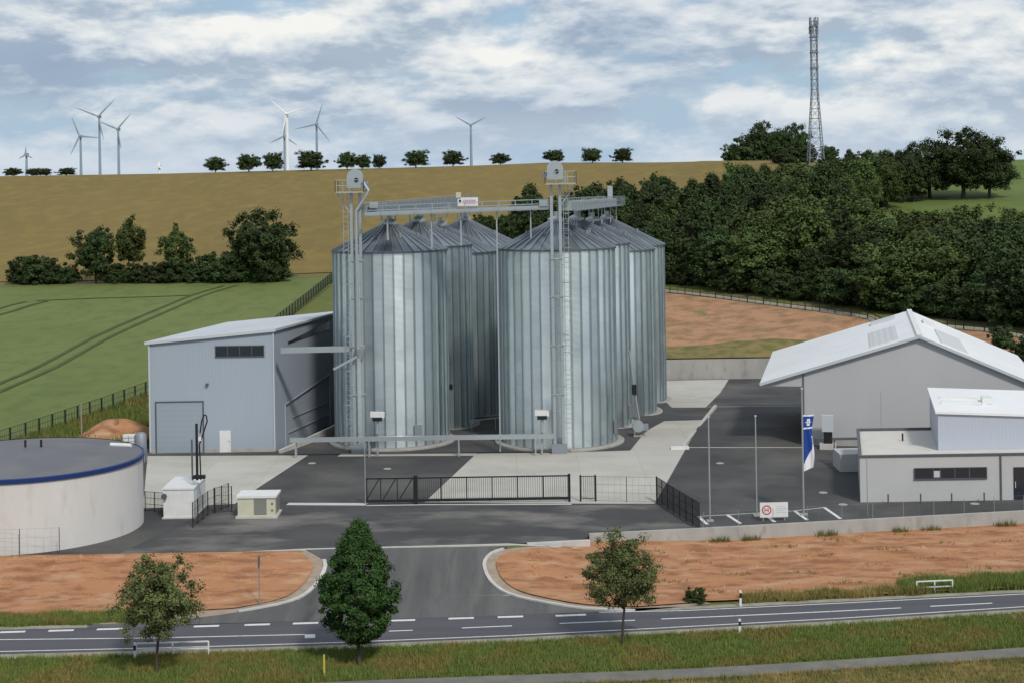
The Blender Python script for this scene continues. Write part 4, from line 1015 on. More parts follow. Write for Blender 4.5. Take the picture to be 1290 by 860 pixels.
# items behind the tank
z = h(-42, 140)
p = Gh(163, 563); t = thing('ibc_container', 'white plastic bulk container behind the round tank', 'container', (p.x, p.y, p.z), .1)
MB().box(0, 0, .75, 1.1, 1.0, .95).build('plastic_tank', M['white'], t); m = MB()
for z in (.3, .65, 1.0): m.box(0, 0, z, 1.16, 1.06, .04)
for x in (-.55, 0, .55): m.box(x, -.52, .7, .04, .04, 1.0)
m.build('cage', M['galvd'], t); MB().box(0, 0, .13, 1.2, 1.1, .2).build('pallet', M['wood'], t)
p = at(178, 566, 146); t = thing('grey_hopper', 'grey metal hopper tank against the left end of the blue-grey hall', 'hopper', (p.x, 146.0, 0))
MB().lathe([(.2, .4), (.5, 1.0), (.5, 2.5), (.3, 2.7), (.01, 2.75)], 20).build('vessel', M['galvd'], t, smooth=True)
m = MB(); [m.beam((.55 * math.cos(a), .55 * math.sin(a), 1.4), (.55 * math.cos(a), .55 * math.sin(a), 0), .1) for a in (.8, 2.4, 3.9, 5.5)]; m.build('leg_frame', M['galvd'], t)
def mound(cx, cy, rx, ry, hh, mt, label, seed=1):
    rng = random.Random(seed); n, k = 26, 8; vs = []; 
    ph_ = [rng.uniform(0, 6) for _ in range(6)]
    for j in range(k + 1):
        f = j / k
        for i in range(n):
            a = 2 * math.pi * i / n; wob = 1 + .14 * math.sin(3 * a + ph_[0]) + .09 * math.sin(5 * a + ph_[1])
            x = cx + rx * (1 - f) * wob * math.cos(a); y = cy + ry * (1 - f) * wob * math.sin(a)
            vs.append((x, y, h(x, y) - .1 * (f == 0) + hh * math.sin(f * math.pi / 2) * (1 + .18 * math.sin(4 * a + ph_[2] + 3 * f))))
    m = MB(); m.add(vs, [(j * n + i, j * n + (i + 1) % n, (j + 1) * n + (i + 1) % n, (j + 1) * n + i) for j in range(k) for i in range(n)])
    return tag(m.build('soil_heap', mt, smooth=True), label, 'soil heap')
p = Gh(142, 556); mound(p.x, p.y + 2, 5.0, 4.0, 1.6, M['earth'], 'reddish heap of soil between the green field fence and the blue-grey hall', 3)
p = Gh(105, 566); pole('timber_pole', 103, 560, 507, 'slim timber pole standing by the field fence behind the tank', 'pole', .09, 'wood', z=0)
p2 = drape('weedy_bank', ghp([(60, 552), (110, 560), (170, 566), (184, 540), (184, 505), (120, 530)]), M['weedy'], 0.06)
drape('bare_earth', ghp([(90, 570), (184, 570), (184, 548), (150, 547), (120, 556)]), M['earth'], 0.09)

# road furniture
def delineator(px, yb, yt, label, z=-1):
    X, Y = G(px, yb, z); zt_ = at(px, yt, Y).z - z; t = thing('delineator_post', label, 'road post', (X, Y, z), 0, 'black and white roadside posts')
    MB().prism([(-.07, -.05), (.07, -.05), (.05, .06), (-.05, .06)], 0, zt_ * .55).build('shaft', M['white'], t)
    MB().prism([(-.072, -.052), (.072, -.052), (.052, .062), (-.052, .062)], zt_ * .55, zt_ * .85).build('black_band', M['black'], t)
    MB().prism([(-.07, -.05), (.07, -.05), (.05, .06), (-.05, .06)], zt_ * .85, zt_).build('top', M['white'], t)
delineator(932, 798, 779, 'white roadside post with black band on the near verge'); delineator(933, 764, 743, 'white roadside post with black band across the road beside the red earth')
X, Y = G(408.5, 852, -1); t = thing('marker_post', 'yellow marker post in the grass left of the dense dark tree', 'marker post', (X, Y, -1))
MB().tube((0, 0, 0), (0, 0, 1.25), .06, .06, 10).build('shaft', M['yellow'], t); MB().tube((0, 0, 1.25), (0, 0, 1.38), .075, .05, 10).build('cap', M['black'], t)
p = Gh(327, 762); t = thing('sign_post', 'thin sign post seen edge-on in the red earth left of the driveway', 'sign', tuple(p))
hp = at(328, 700, p.y).z - p.z; MB().tube((0, 0, 0), (0, 0, hp), .035, .035, 8).build('post', M['galvd'], t); MB().box(0, 0, hp - .35, .04, .6, .7).build('sign_plate', M['trimd'], t)
def guard(x0, x1, yt, yb, label, dy=0):
    a = G(x0, yb, -1); b = G(x1, yb + dy, -1); t = thing('guard_railing', label, 'railing', (a[0], a[1], -1)); zt_ = at(x0, yt, a[1]).z + 1
    dx, dyy = b[0] - a[0], b[1] - a[1]
    m = MB(); m.beam((0, 0, zt_), (dx, dyy, zt_), .07); m.beam((0, 0, zt_ * .5), (dx, dyy, zt_ * .5), .06); m.build('rails', M['white'], t)
    for k in (0, .5, 1): MB().beam((dx * k, dyy * k, 0), (dx * k, dyy * k, zt_), .08).build('post', M['white'], t)
guard(1155, 1200, 732, 747, 'white tubular guard railing by the culvert on the far side of the road', -2)
guard(172, 263, 810, 827, 'white guard railing by the left round tree on the near verge', -3)
X, Y = G(170, 829, -1); delineator(170, 830, 809, 'white roadside post at the end of the near guard railing')
# small dark post row at the gate wall and office front bollards
for i, (px, yb) in enumerate(((1119, 634), (1160, 633.5), (1199, 633), (1240, 632))):
    X, Y = G(px, yb); o = MB().tube((X, Y, 0), (X, Y, .75), .06, .06, 8).build('bollard', M['trimd'])
    tag(o, ['slim dark bollard in front of the office wall, leftmost of four', 'slim dark bollard below the left end of the ribbon window', 'slim dark bollard below the middle of the ribbon window', 'slim dark bollard below the right end of the ribbon window'][i], 'bollard', 'bollards in front of the office')
pole('thin_pole', 1093, 650, 575, 'very thin pole in front of the left corner of the office block', 'pole', .03, 'galvd')

# ================================================================== MAST
mp_ = at(1027.5, 192, 420); mz = h(mp_.x, 420) - .3
t = thing('radio_mast', 'tall steel lattice radio mast rising from the trees on the hilltop', 'radio mast', (mp_.x, 420, mz)); Hm = at(1023, 27, 420).z - mz
m = MB(); mx_ = at(1023, 27, 420).x - mp_.x
def mleg(k, f): wv_ = 2.2 - 1.35 * min(1, f / .55) - .1 * f; s = [(-1, -1), (1, -1), (1, 1), (-1, 1)][k]; return Vector((s[0] * wv_ + 0 * f, s[1] * wv_, Hm * f))
for k in range(4): m.beam(mleg(k, 0), mleg(k, .55), .2); m.beam(mleg(k, .55), mleg(k, 1), .2)
lv = 16
for i in range(lv + 1):
    for k in range(4):
        m.beam(mleg(k, i / lv), mleg((k + 1) % 4, i / lv), .13)
        if i < lv: m.beam(mleg(k, i / lv), mleg((k + 1) % 4, (i + 1) / lv), .08); m.beam(mleg((k + 1) % 4, i / lv), mleg(k, (i + 1) / lv), .08)
m.build('lattice', M['mast'], t)
for f in (.90, .97, .80, .70):
    MB().box(0, 0, Hm * f, 2.0, 2.0, .4).build('platform', M['mast'], t)
for i in range(10):
    a = i * .63; MB().box(1.15 * math.cos(a), 1.15 * math.sin(a), Hm * (.94 if i % 2 else 1.0), .3, .3, 2.0).build('antenna', M['mast'], t)

# ================================================================== WIND TURBINES
def turbine(hx, hy, Y, angs, bl, mt, label, yaw=0.0, r0=1.0):
    p = at(hx, hy, Y); bz = 12; t = thing('wind_turbine', label, 'wind turbine', (p.x, Y, bz), yaw, 'wind turbines on the horizon')
    Hh = p.z - bz; sc = Y / 2000
    MB().tube((0, 2, 0), (0, 2, Hh - 1), 2.0 * r0 * sc, 1.2 * r0 * sc, 12).build('tower', M[mt], t)
    MB().box(0, 2.5, Hh, 3.2 * sc, 9 * sc, 3.4 * sc).build('nacelle', M[mt], t)
    MB().tube((0, -2.6, Hh), (0, -4.6, Hh), 1.7 * sc, .4, 10).build('hub', M[mt], t)
    for a in angs:
        a = rad(a); d = Vector((math.cos(a), 0, math.sin(a))); n_ = Vector((-d.z, 0, d.x)); R = bl * sc; m = MB(); rings = []
        for f, wdt in ((0, 1.3), (.18, 2.6), (.5, 1.9), (.8, 1.25), (1, .4)):
            c = Vector((0, -3.4, Hh)) + d * R * f; wq = wdt * .45 * sc
            rings += [c + n_ * wq, c + Vector((0, -wq * .3, 0)), c - n_ * wq, c + Vector((0, wq * .3, 0))]
        m.add(rings, [(k * 4 + i, k * 4 + (i + 1) % 4, k * 4 + 4 + (i + 1) % 4, k * 4 + 4 + i) for k in range(4) for i in range(4)]); m.build('blade', M[mt], t)
turbine(124.5, 147, 2100, (45, 158, 282), 31, 'turb', 'tall backlit grey wind turbine with raised blades, the highest at the left of the horizon')
turbine(148.5, 163, 2300, (48, 156, 280), 26, 'turb', 'backlit grey wind turbine just right of the tallest left one')
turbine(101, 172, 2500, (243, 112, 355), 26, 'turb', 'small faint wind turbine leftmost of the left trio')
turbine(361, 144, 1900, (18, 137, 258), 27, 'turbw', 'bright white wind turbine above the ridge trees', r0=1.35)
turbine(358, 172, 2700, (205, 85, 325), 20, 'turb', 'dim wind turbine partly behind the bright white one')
turbine(398.5, 157, 2300, (72, 192, 308), 28, 'turb', 'backlit grey wind turbine right of the bright white one')
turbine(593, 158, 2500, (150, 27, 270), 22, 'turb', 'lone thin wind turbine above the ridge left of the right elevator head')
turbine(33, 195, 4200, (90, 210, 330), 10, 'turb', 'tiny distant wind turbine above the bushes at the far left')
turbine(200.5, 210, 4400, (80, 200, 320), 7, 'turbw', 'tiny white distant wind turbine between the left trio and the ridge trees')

# ================================================================== TREES
def leaf_mesh(name, cents, norms, sizes, tones, m, dark=None):
    n = len(cents); rng = np.random.default_rng(len(name) + n)
    r = rng.normal(size=(n, 3)); t1 = np.cross(norms, r); t1 /= np.linalg.norm(t1, axis=1)[:, None] + 1e-9
    t2 = np.cross(norms, t1); t2 /= np.linalg.norm(t2, axis=1)[:, None] + 1e-9
    s = sizes[:, None]
    V = np.stack([cents + t1 * s, cents + t2 * s * .62, cents - t1 * s, cents - t2 * s * .62], 1).reshape(-1, 3)
    me = bpy.data.meshes.new(name); me.vertices.add(4 * n); me.vertices.foreach_set('co', V.astype(np.float32).ravel())
    me.loops.add(4 * n); me.loops.foreach_set('vertex_index', np.arange(4 * n, dtype=np.int32))
    me.polygons.add(n); me.polygons.foreach_set('loop_start', np.arange(0, 4 * n, 4, dtype=np.int32))
    try: me.polygons.foreach_set('loop_total', np.full(n, 4, dtype=np.int32))
    except Exception: pass
    me.update(calc_edges=True); me.materials.append(m)
    a = me.attributes.new('tone', 'FLOAT', 'FACE'); a.data.foreach_set('value', tones.astype(np.float32))
    return me
def crown(name, seed, rx, rz, zc, ncl, per, leaf, m, shape='round', spread=.22, tone=(.2, .8), hollow=.45):
    rng = np.random.default_rng(seed)
    P = []
    while len(P) < ncl:
        v = rng.normal(size=3); v /= np.linalg.norm(v); f = rng.uniform(hollow, 1.0) ** .7
        p = v * f
        if shape == 'egg':      # pointed top, wide low third
            z = rng.uniform(-1, 1); rr = math.sqrt(max(0, 1 - ((z + .25) / 1.25) ** 2)) if z > -.25 else math.sqrt(max(0, 1 - ((z + .25) / .75) ** 2))
            rr *= (1 - .62 * max(0, z)); a = rng.uniform(0, 2 * math.pi); q = rng.uniform(.35, 1) ** .6
            p = np.array([rr * q * math.cos(a), rr * q * math.sin(a), z * .97])
        elif shape == 'round':
            lob = 1 + .22 * math.sin(3 * math.atan2(v[1], v[0]) + seed) + .16 * math.sin(5 * v[2] * 2 + seed * 2.1)
            p = p * lob
            if p[2] < -.75: continue
        elif shape == 'airy':
            lob = 1 + .25 * math.sin(4 * math.atan2(v[1], v[0]) + seed); p = p * lob
            if p[2] < -.8: continue
            p[0] *= 1 - .25 * max(0, p[2]); p[1] *= 1 - .25 * max(0, p[2])
        P.append(p)
    P = np.array(P); sc = np.array([rx, rx, rz])
    cs = rng.uniform(.5, 1.25, ncl); ct = rng.uniform(tone[0], tone[1], ncl)
    idx = np.repeat(np.arange(ncl), per)
    off = rng.normal(size=(ncl * per, 3)); off /= np.linalg.norm(off, axis=1)[:, None]; off *= (rng.uniform(0, 1, (ncl * per, 1)) ** .6) * rng.uniform(.7, 1.35, (ncl * per, 1))
    cr = spread * min(rx, rz)
    cents = P[idx] * sc + off * (cs[idx][:, None] * cr) * np.array([1.05, 1.05, .95]) + np.array([0, 0, zc])
    norms = off + .6 * P[idx] + np.array([0, 0, .25]) + rng.normal(size=off.shape) * .7; norms /= np.linalg.norm(norms, axis=1)[:, None]
    sizes = rng.uniform(.7, 1.3, len(cents)) * leaf
    tones = np.clip(ct[idx] + rng.uniform(-.18, .18, len(cents)), 0, 1)
    return leaf_mesh(name, cents, norms, sizes, tones, m), P * sc + np.array([0, 0, zc])
def trunk_mb(H, r, zc, pts, nl, seed, lean=0.0):
    rng = random.Random(seed); m = MB(); x = y = 0; segs = 5; prev = Vector((0, 0, -.3)); top = zc + .15 * H
    path = [prev]
    for i in range(1, segs + 1):
        x += rng.uniform(-.02, .02) * H; y += rng.uniform(-.02, .02) * H; path.append(Vector((x, y, top * i / segs)))
    for i in range(segs): m.tube(path[i], path[i + 1], r * (1 - .16 * i), r * (1 - .16 * (i + 1)), 8, False)
    for k in range(nl):
        p = pts[rng.randrange(len(pts))]; i = rng.randrange(2, segs + 1); a = path[i]
        mid = (a + Vector(p)) / 2 + Vector((0, 0, .04 * H)); m.tube(a, mid, r * .35, r * .2, 6, False); m.tube(mid, Vector(p), r * .2, r * .07, 5, False)
    return m
def tree_proto(name, label, seed, H, rx, rz, zc, ncl, per, leaf, mt, shape, tr, nl, cat='tree', group=None, spread=.22, tone=(.2, .8), loc=(0, 0, 0), hollow=.45):
    t = thing(name, label, cat, loc, 0, group)
    me, pts = crown('crown', seed, rx, rz, zc, ncl, per, leaf, M[mt], shape, spread, tone, hollow)
    o = bpy.data.objects.new('crown', me); C.objects.link(o); regkid(t, o)
    trunk_mb(H, tr, zc, [tuple(p) for p in pts], nl, seed).build('trunk', M['bark'], t, smooth=True)
    return t
# foreground trees
p = Gh(197, 848); zt_ = at(200, 700, p.y).z - p.z
tree_proto('young_tree', 'young round-crowned tree with airy olive leaves on the verge, left of the driveway', 5, zt_, 2.35, 2.35, zt_ - 2.35, 270, 110, .066, 'leafyoung', 'airy', .10, 26, loc=tuple(p), spread=.17, tone=(.0, 1.0), hollow=.12)
p = Gh(447, 838); zt_ = at(450, 655, p.y).z - p.z
tree_proto('dense_tree', 'dense dark green egg-shaped tree on the verge in front of the driveway', 8, zt_, 2.2, 3.35, zt_ - 3.38, 620, 110, .072, 'leafmaple', 'egg', .13, 20, loc=(p.x + .28, p.y, p.z), spread=.135, tone=(.1, .9))
p = Gh(785, 812); zt_ = at(790, 671, p.y).z - p.z
tree_proto('young_tree', 'young open-crowned tree with thin trunk on the verge, right of the driveway', 11, zt_, 2.3, 2.35, zt_ - 2.35, 250, 100, .064, 'leafyoung', 'airy', .09, 26, loc=tuple(p), spread=.17, tone=(.15, .75), hollow=.12)
# generic broadleaf prototypes (10 m tall), the first use is the prototype itself
USED = {}
KINDS = {
 'bush': lambda: tree_proto('hedge_bush', 'x', 21, 5, 2.7, 2.5, 2.3, 110, 70, .20, 'leafdark', 'round', .14, 8, 'bush', spread=.24, hollow=.3),
 'broad0': lambda: tree_proto('broadleaf_tree', 'x', 31, 10, 3.5, 4.5, 5.2, 200, 70, .20, 'leafdark', 'round', .22, 14, spread=.20, hollow=.3),
 'broad1': lambda: tree_proto('broadleaf_tree', 'x', 32, 10, 3.8, 4.3, 5.4, 200, 70, .20, 'leaf', 'round', .22, 14, spread=.22, hollow=.3),
 'broad2': lambda: tree_proto('broadleaf_tree', 'x', 33, 10, 3.1, 4.8, 5.0, 170, 70, .20, 'leafdark', 'egg', .20, 14, spread=.24, hollow=.3),
 'broad3': lambda: tree_proto('broadleaf_tree', 'x', 34, 10, 4.1, 4.5, 5.3, 220, 70, .20, 'leaf', 'round', .25, 14, spread=.19, hollow=.3),
 'oak': lambda: tree_proto('oak_tree', 'x', 41, 10, 4.2, 4.6, 5.2, 300, 70, .17, 'leafdark', 'round', .30, 24, spread=.17, hollow=.3),
 'ball': lambda: tree_proto('round_tree', 'x', 43, 10, 4.4, 4.4, 5.4, 200, 60, .26, 'leafdark', 'round', .28, 14, spread=.22, hollow=.2),
 'poplar': lambda: tree_proto('slender_tree', 'x', 51, 10, 2.5, 3.6, 6.3, 120, 70, .17, 'leaf', 'airy', .16, 16, spread=.24),
}
cnt = [0]
def plant(kind, X, Y, hgt, label, group=None, cat='tree', rz=None, wide=1.0):
    cnt[0] += 1; rz = rz if rz is not None else cnt[0] * 2.399; s = hgt / (5 if kind == 'bush' else 10)
    z = h(X, Y) - .2
    if kind not in USED: USED[kind] = KINDS[kind](); o = USED[kind]; o.location = (X, Y, z); o.rotation_euler = (0, 0, rz); o.scale = (s * wide, s * wide, s)
    else: o = copy_tree(USED[kind], None, (X, Y, z), rz, scale=(s * wide, s * wide, s))
    if 'group' in o.keys() and not group: del o['group']
    return tag(o, label, 'bush' if kind == 'bush' else cat, group)
def plant_px(kind, px, yb, yt, label, group=None, wide=1.0):
    p = Gh(px, yb); return plant(kind, p.x, p.y, (at(px, yt, p.y).z - p.z), label, group, wide=wide)
# hedge between the fields
HG_ = 'bushes and trees of the hedge between the fields'
for i, (x, yt) in enumerate(((30, 326), (48, 323), (68, 333), (86, 335), (142, 333), (160, 334), (180, 333), (205, 331), (224, 326), (245, 331), (270, 320), (292, 318), (312, 326), (346, 326))):
    plant_px('bush', x, 358.5 - .008 * x, yt - 3, 'dark rounded bush in the hedge between the green and golden fields', HG_, wide=1.15)
plant_px('broad0', 121, 358, 281, 'dark full tree at the left of the field hedge', wide=.95)
plant_px('poplar', 165, 357, 270, 'slim tree with a bare lower trunk, second in the field hedge', wide=.92)
plant_px('poplar', 222, 357, 281, 'loose-crowned light green tree in the middle of the field hedge', wide=1.05)
plant_px('oak', 331, 355, 264, 'large spreading tree at the right end of the field hedge', wide=1.12)
plant_px('broad2', 306, 355, 290, 'medium tree leaning on the left side of the large hedge tree')
# ridge trees
names = ['leftmost of the far bushes', 'second of the far bushes', 'third of the far bushes', 'fourth of the far bushes']
for i, (x, yt, wd) in enumerate(((16, 212, 20), (42, 217, 16), (57, 217, 16), (84, 215, 22), (272, 199, 24), (313, 196, 27), (344, 194, 24), (392, 192, 34), (437, 193, 22), (457, 196, 20), (478, 196, 16), (524, 191, 30), (571, 191, 26), (630, 194, 22), (698, 190, 24), (746, 188, 24), (784, 188, 24))):
    yb = 226 - (x) * .0265 if x < 600 else 226 - x * .0285
    Yr = 604 if x < 300 else 596 - (x - 300) * .09
    X = at(x, yb, Yr).x; z = h(X, Yr); pxm = FPX / Yr; hg = (at(x, yt, Yr).z - z)
    ordn = ['first', 'second', 'third', 'fourth', 'fifth', 'sixth', 'seventh', 'eighth', 'ninth', 'tenth', 'eleventh', 'twelfth', 'thirteenth', 'fourteenth', 'fifteenth', 'sixteenth', 'seventeenth'][i]
    k = plant('ball', X, Yr, max(3, hg) * 1.15, 'small round tree on the golden ridge, %s from the left' % ordn, 'trees along the golden ridge', wide=(wd / pxm) / (max(3, hg) * .95))
# trees of the wood
def inpoly(x, y, P):
    ins = False; n = len(P)
    for i in range(n):
        x1, y1 = P[i]; x2, y2 = P[(i + 1) % n]
        if (y1 > y) != (y2 > y) and x < (x2 - x1) * (y - y1) / (y2 - y1) + x1: ins = not ins
    return ins
def toimg(X, Y, z):
    u = X / Y * FPX; v = (CAMH - z) / Y * FPX
    return PX0 + u * math.cos(ROLL) + v * math.sin(ROLL), PY0 - u * math.sin(ROLL) + v * math.cos(ROLL)
WP = [(640, 318), (700, 300), (742, 292), (800, 281), (880, 277), (960, 266), (1010, 254), (1060, 240), (1130, 236), (1165, 250), (1150, 262), (1085, 274), (1076, 300), (1072, 322), (1112, 332), (1180, 334), (1250, 330), (1340, 326), (1340, 425), (1290, 414), (1210, 405), (1090, 391), (960, 374), (843, 360), (700, 345)]
rng = random.Random(5); nW = 0
GW = 'trees of the wood on the hillside'
Yc = 246.0
while Yc < 420:
    Xc = -5 + rng.uniform(0, 4)
    while Xc < 125:
        X = Xc + rng.uniform(-2, 2); Y = Yc + rng.uniform(-2, 2); ix, iy = toimg(X, Y, h(X, Y))
        if inpoly(ix, iy, WP):
            hg = rng.uniform(8.0, 14.0) * (1.0 if Y < 330 else .9)
            if ix > 1110: hg = rng.uniform(9.5, 13) * (1.0 if iy > 365 else .86)
            if iy > 320 and rng.random() < .35: hg *= .7
            k = rng.choice(['broad0', 'broad0', 'broad1', 'broad2', 'broad3', 'broad2'])
            where = 'at the lower edge of the wood above the gravel track' if iy > 352 else ('on the upper part of the wood below the ridge' if iy < 290 else 'in the thick middle of the wood on the hillside')
            plant(k, X, Y, hg, 'broadleaf tree ' + where, GW, wide=rng.uniform(.9, 1.25)); nW += 1
        Xc += 8.4
    Yc += 7.0
_n = 0; _used = []
while _n < 34:
    X = rng.uniform(45, 108); Y = rng.uniform(205, 330); ix, iy = toimg(X, Y, h(X, Y))
    if not (1085 < ix < 1335 and inpoly(ix, iy, WP) and iy > 328): continue
    if any((X - a) ** 2 + (Y - b) ** 2 < 16 for a, b in _used): continue
    _used.append((X, Y)); _n += 1
    k = rng.choice(['broad0', 'broad1', 'broad2', 'broad3']); hg = rng.uniform(9.5, 12) if iy > 352 else rng.uniform(7, 8.5)
    plant(k, X, Y, hg, 'broadleaf tree in the right end of the wood above the gabled hall', GW, wide=rng.uniform(1.05, 1.35))
# understorey bushes at the front edge
for i in range(46):
    x = 700 + i * 13.6; y = np.interp(x, [700, 843, 960, 1090, 1210, 1330], [347, 361, 374, 391, 405, 419]) - rng.uniform(0, 5)
    p = Gh(x, y); plant('bush', p.x, p.y + 2, rng.uniform(3.5, 6), 'dark bush in the undergrowth along the foot of the wood', 'undergrowth bushes of the wood', wide=1.2)
# hilltop groups
for i, (x, yb, yt, k, wd, lb) in enumerate(((924, 203, 179, 'broad3', 1.0, 'small tree at the left foot of the hilltop clump'), (948, 203, 173, 'bush', 1.3, 'low bush at the front of the hilltop clump'), (962, 203, 154, 'oak', 1.0, 'tall dark tree in the left half of the hilltop clump'), (980, 203, 160, 'broad0', .95, 'tree in the middle of the hilltop clump'),
        (1003, 203, 156, 'oak', .85, 'tall open tree of the hilltop clump beside the radio mast'), (985, 207, 184, 'bush', 1.5, 'wide bush below the hilltop clump'), (1015, 206, 182, 'bush', 1.5, 'bush at the foot of the radio mast'), (1045, 210, 181, 'broad0', 1.2, 'rounded tree immediately right of the radio mast'), (1070, 215, 188, 'broad2', 1.2, 'second tree right of the radio mast'), (1092, 222, 186, 'broad0', 1.1, 'tree on the hilltop halfway between mast and oaks'), (1115, 226, 188, 'broad1', 1.2, 'tree on the hilltop left of the big oaks'), (1140, 238, 183, 'broad0', 1.0, 'tree touching the left side of the big oaks'))):
    plant_px(k, x, yb, yt, lb, None, wide=wd)
for (x, yb, yt, wd, lb) in ((1172, 250, 176, 1.15, 'big oak at the left of the three oaks by the meadow'), (1213, 251, 162, 1.15, 'tallest oak in the middle of the three oaks by the meadow'), (1247, 250, 172, 1.0, 'big oak at the right of the three oaks by the meadow')):
    plant_px('oak', x, yb, yt, lb, 'big oaks by the hill meadow', wide=wd)
p = Gh(610, 305)
for (x, yb, yt) in ((612, 312, 266), (640, 314, 264), (668, 310, 267)):
    plant_px('broad0', x, yb, yt, 'dark tree glimpsed between the two silo rows under the cross conveyor', 'trees seen between the silo rows', wide=1.1)
for (x, yb, yt, lb) in ((1262, 438, 408, 'bush on the slope behind the gabled hall'), (1292, 455, 418, 'bush at the right picture edge behind the gabled hall')):
    plant_px('bush', x, yb, yt, lb)
plant_px('bush', 877, 758, 735, 'lone green bush in the red earth beside the road', wide=1.15)

# ================================================================== GRASS
def tufts(name, fn_pts, n, hgt, wd, mt, seed, tone=(.2, .8), label=None):
    rng = np.random.default_rng(seed); pts = fn_pts(rng, n); n = len(pts); nb = 5
    P = np.repeat(pts, nb, 0); N_ = len(P); a = rng.uniform(0, 2 * np.pi, N_); r = rng.uniform(0, .13, N_)
    base = P + np.stack([r * np.cos(a), r * np.sin(a), np.zeros(N_)], 1); b = rng.uniform(0, 2 * np.pi, N_)
    hh_ = rng.uniform(.5, 1.25, N_) * hgt * np.repeat(rng.uniform(.6, 1.5, n), nb)
    wv_ = np.stack([np.cos(b), np.sin(b), np.zeros(N_)], 1) * wd; lean = np.stack([np.cos(a), np.sin(a), np.zeros(N_)], 1) * (hh_ * rng.uniform(.1, .6, N_))[:, None]
    top = base + lean; top[:, 2] += hh_
    V = np.stack([base - wv_, base + wv_, top], 1).reshape(-1, 3)
    me = bpy.data.meshes.new(name); me.vertices.add(3 * N_); me.vertices.foreach_set('co', V.astype(np.float32).ravel())
    me.loops.add(3 * N_); me.loops.foreach_set('vertex_index', np.arange(3 * N_, dtype=np.int32)); me.polygons.add(N_); me.polygons.foreach_set('loop_start', np.arange(0, 3 * N_, 3, dtype=np.int32))
    me.update(calc_edges=True); me.materials.append(M[mt])
    at_ = me.attributes.new('tone', 'FLOAT', 'FACE'); tn = np.clip(np.repeat(rng.uniform(tone[0], tone[1], n), nb) + rng.uniform(-.15, .15, N_), 0, 1); at_.data.foreach_set('value', tn.astype(np.float32))
    o = bpy.data.objects.new(name, me); C.objects.link(o); tag(o, label, None, None, 'stuff'); return o
npx = np.array([p[0] for p in nearw]); npy = np.array([p[1] for p in nearw])
pathc = np.array([(-45, 81.6), (-20, 83.2), (-6.6, 84.4), (10, 85.5), (28, 88.2), (48, 92)])
def verge_pts(rng, n):
    x = rng.uniform(-40, 40, n); ye = np.interp(x, npx, npy) - .8; yp = np.interp(x, pathc[:, 0], pathc[:, 1]) + 1.0
    y = yp + (ye - yp) * rng.uniform(0, 1, n); return np.stack([x, y, np.full(n, -1.03)], 1)
def near_pts(rng, n):
    x = rng.uniform(-40, 40, n); yp = np.interp(x, pathc[:, 0], pathc[:, 1]) - .95; y = yp - rng.uniform(0, 1, n) ** 1.3 * 9; return np.stack([x, y, np.full(n, -1.03)], 1)
tufts('verge_grass', verge_pts, 42000, .24, .022, 'blade', 1, label='rough green grass on the verge between the road and the footpath')
tufts('near_grass', near_pts, 26000, .24, .022, 'dry', 2, label='dry yellowish grass in front of the footpath')
fpx = np.array([p[0] for p in farw]); fpy = np.array([p[1] for p in farw])
def band(x0, x1, d0, d1):
    def f(rng, n):
        x = rng.uniform(x0, x1, n); y = np.interp(x, fpx, fpy) + rng.uniform(d0, d1, n) + .25 * np.sin(x * 1.7); return np.array([(a, b, h(a, b) - .02) for a, b in zip(x, y)])
    return f
tufts('roadside_grass', band(-42, -21.5, .8, 3.2), 7000, .30, .025, 'blade', 3, label='green grass growing between the road and the left red earth')
tufts('roadside_grass', band(24.5, 42, .9, 3.6), 7000, .5, .03, 'blade', 4, label='tall green weeds beside the far guard railing')
tufts('roadside_weeds', band(14, 26, .8, 2.2), 1600, .42, .025, 'dry', 5, label='sparse brown weeds along the edge of the right red earth')
def wallp(rng, n):
    X = rng.uniform(12, 38, n); Y = np.interp(X, [q[0] for q in WL], [q[1] for q in WL]) - .25 - rng.uniform(0, .6, n); k = np.sin(X * 2.3) + np.sin(X * .9) > .5; return np.array([(a, b, h(a, b)) for a, b in zip(X[k], Y[k])])
tufts('wall_weeds', wallp, 900, .4, .03, 'dry', 6, tone=(0, .5), label='small dark weeds at the foot of the front retaining wall')
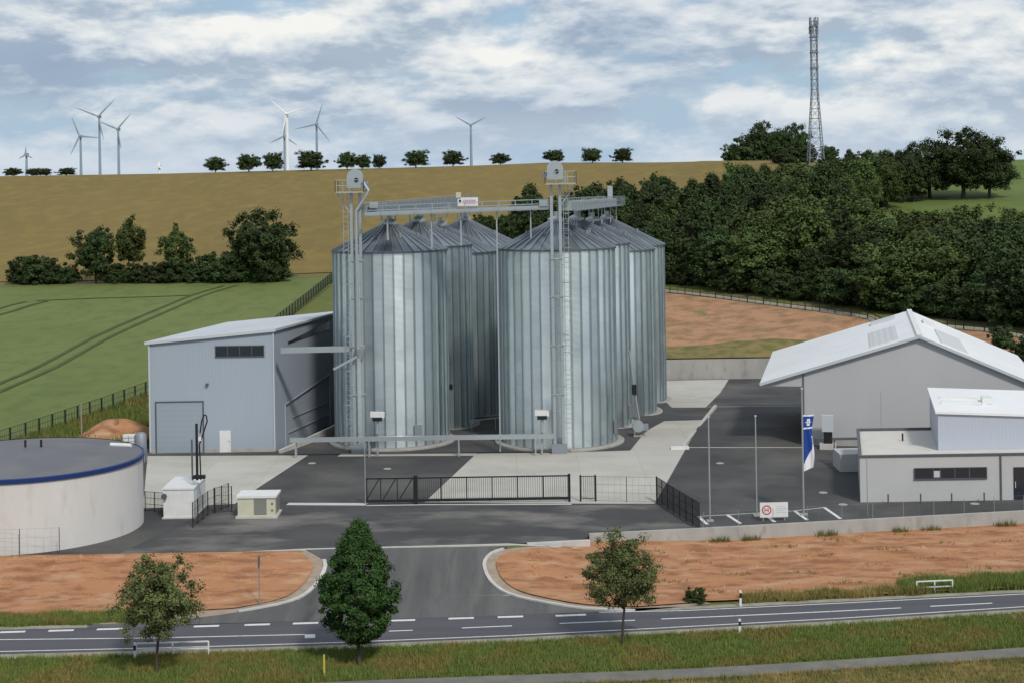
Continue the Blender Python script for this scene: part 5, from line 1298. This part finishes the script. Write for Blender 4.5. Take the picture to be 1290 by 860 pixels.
def bankp(rng, n):
    out_ = []
    while len(out_) < n:
        x = rng.uniform(0, 186); y = rng.uniform(495, 566)
        if y > 566 - x * .36: p = Gh(x, y, y0=125); out_.append(tuple(p))
    return np.array(out_)
tufts('bank_grass', bankp, 2500, .7, .06, 'blade', 7, tone=(0, .6), label='overgrown green bank behind the round tank')

def clods(name, regions, n, seed, label, mt='earth'):
    rng = random.Random(seed); m = MB(); k = 0
    while k < n:
        P = regions[k % len(regions)]; xs_ = [p[0] for p in P]; ys_ = [p[1] for p in P]
        x = rng.uniform(max(-42, min(xs_)), min(44, max(xs_))); y = rng.uniform(min(ys_), max(ys_))
        if not inpoly(x, y, P): continue
        q = rng.uniform(.04, .13) * (2.0 if rng.random() < .05 else 1); z = h(x, y) + .09; vs = []
        for a in range(5):
            t = a * 1.2566 + rng.uniform(-.3, .3); vs.append((x + q * rng.uniform(.8, 1.5) * math.cos(t), y + q * rng.uniform(.8, 1.4) * math.sin(t), z - .03))
        vs.append((x + rng.uniform(-.3, .3) * q, y, z + q * rng.uniform(.5, 1.0)))
        m.add(vs, [(a, (a + 1) % 5, 5) for a in range(5)]); k += 1
    tag(m.build(name, M[mt]), label, None, None, 'stuff')
EL_ = [(-42, 98.2), (-24, 99.4), (-18, 101.5), (-15.6, 105), (-15.8, 110), (-42, 109.8)]
ER_ = [(0.5, 109), (0.8, 105), (4, 101.8), (12, 100.4), (33, 102.4), (44, 104), (44, 117.5)] + [(x, y - .5) for x, y in WL[:4][::-1]] + [(3, 111)]
clods('soil_clods', [EL_, ER_, ER_], 9000, 3, 'loose clods and stones scattered over the bare red earth')
def earth_weeds(rng, n):
    x = rng.uniform(3, 40, n * 6); y = rng.uniform(100, 116, n * 6); k = (np.sin(x * 1.1 + y) + np.sin(x * .47 - y * 1.9) + np.sin(y * 2.7 + x * .3) > 1.55)
    x, y = x[k][:n], y[k][:n]; o = [(a, b, h(a, b) + .08) for a, b in zip(x, y) if inpoly(a, b, ER_)]; return np.array(o)
tufts('earth_weeds', earth_weeds, 700, .22, .025, 'dry', 9, tone=(0, .6), label='sparse dry weeds growing on the right red earth')
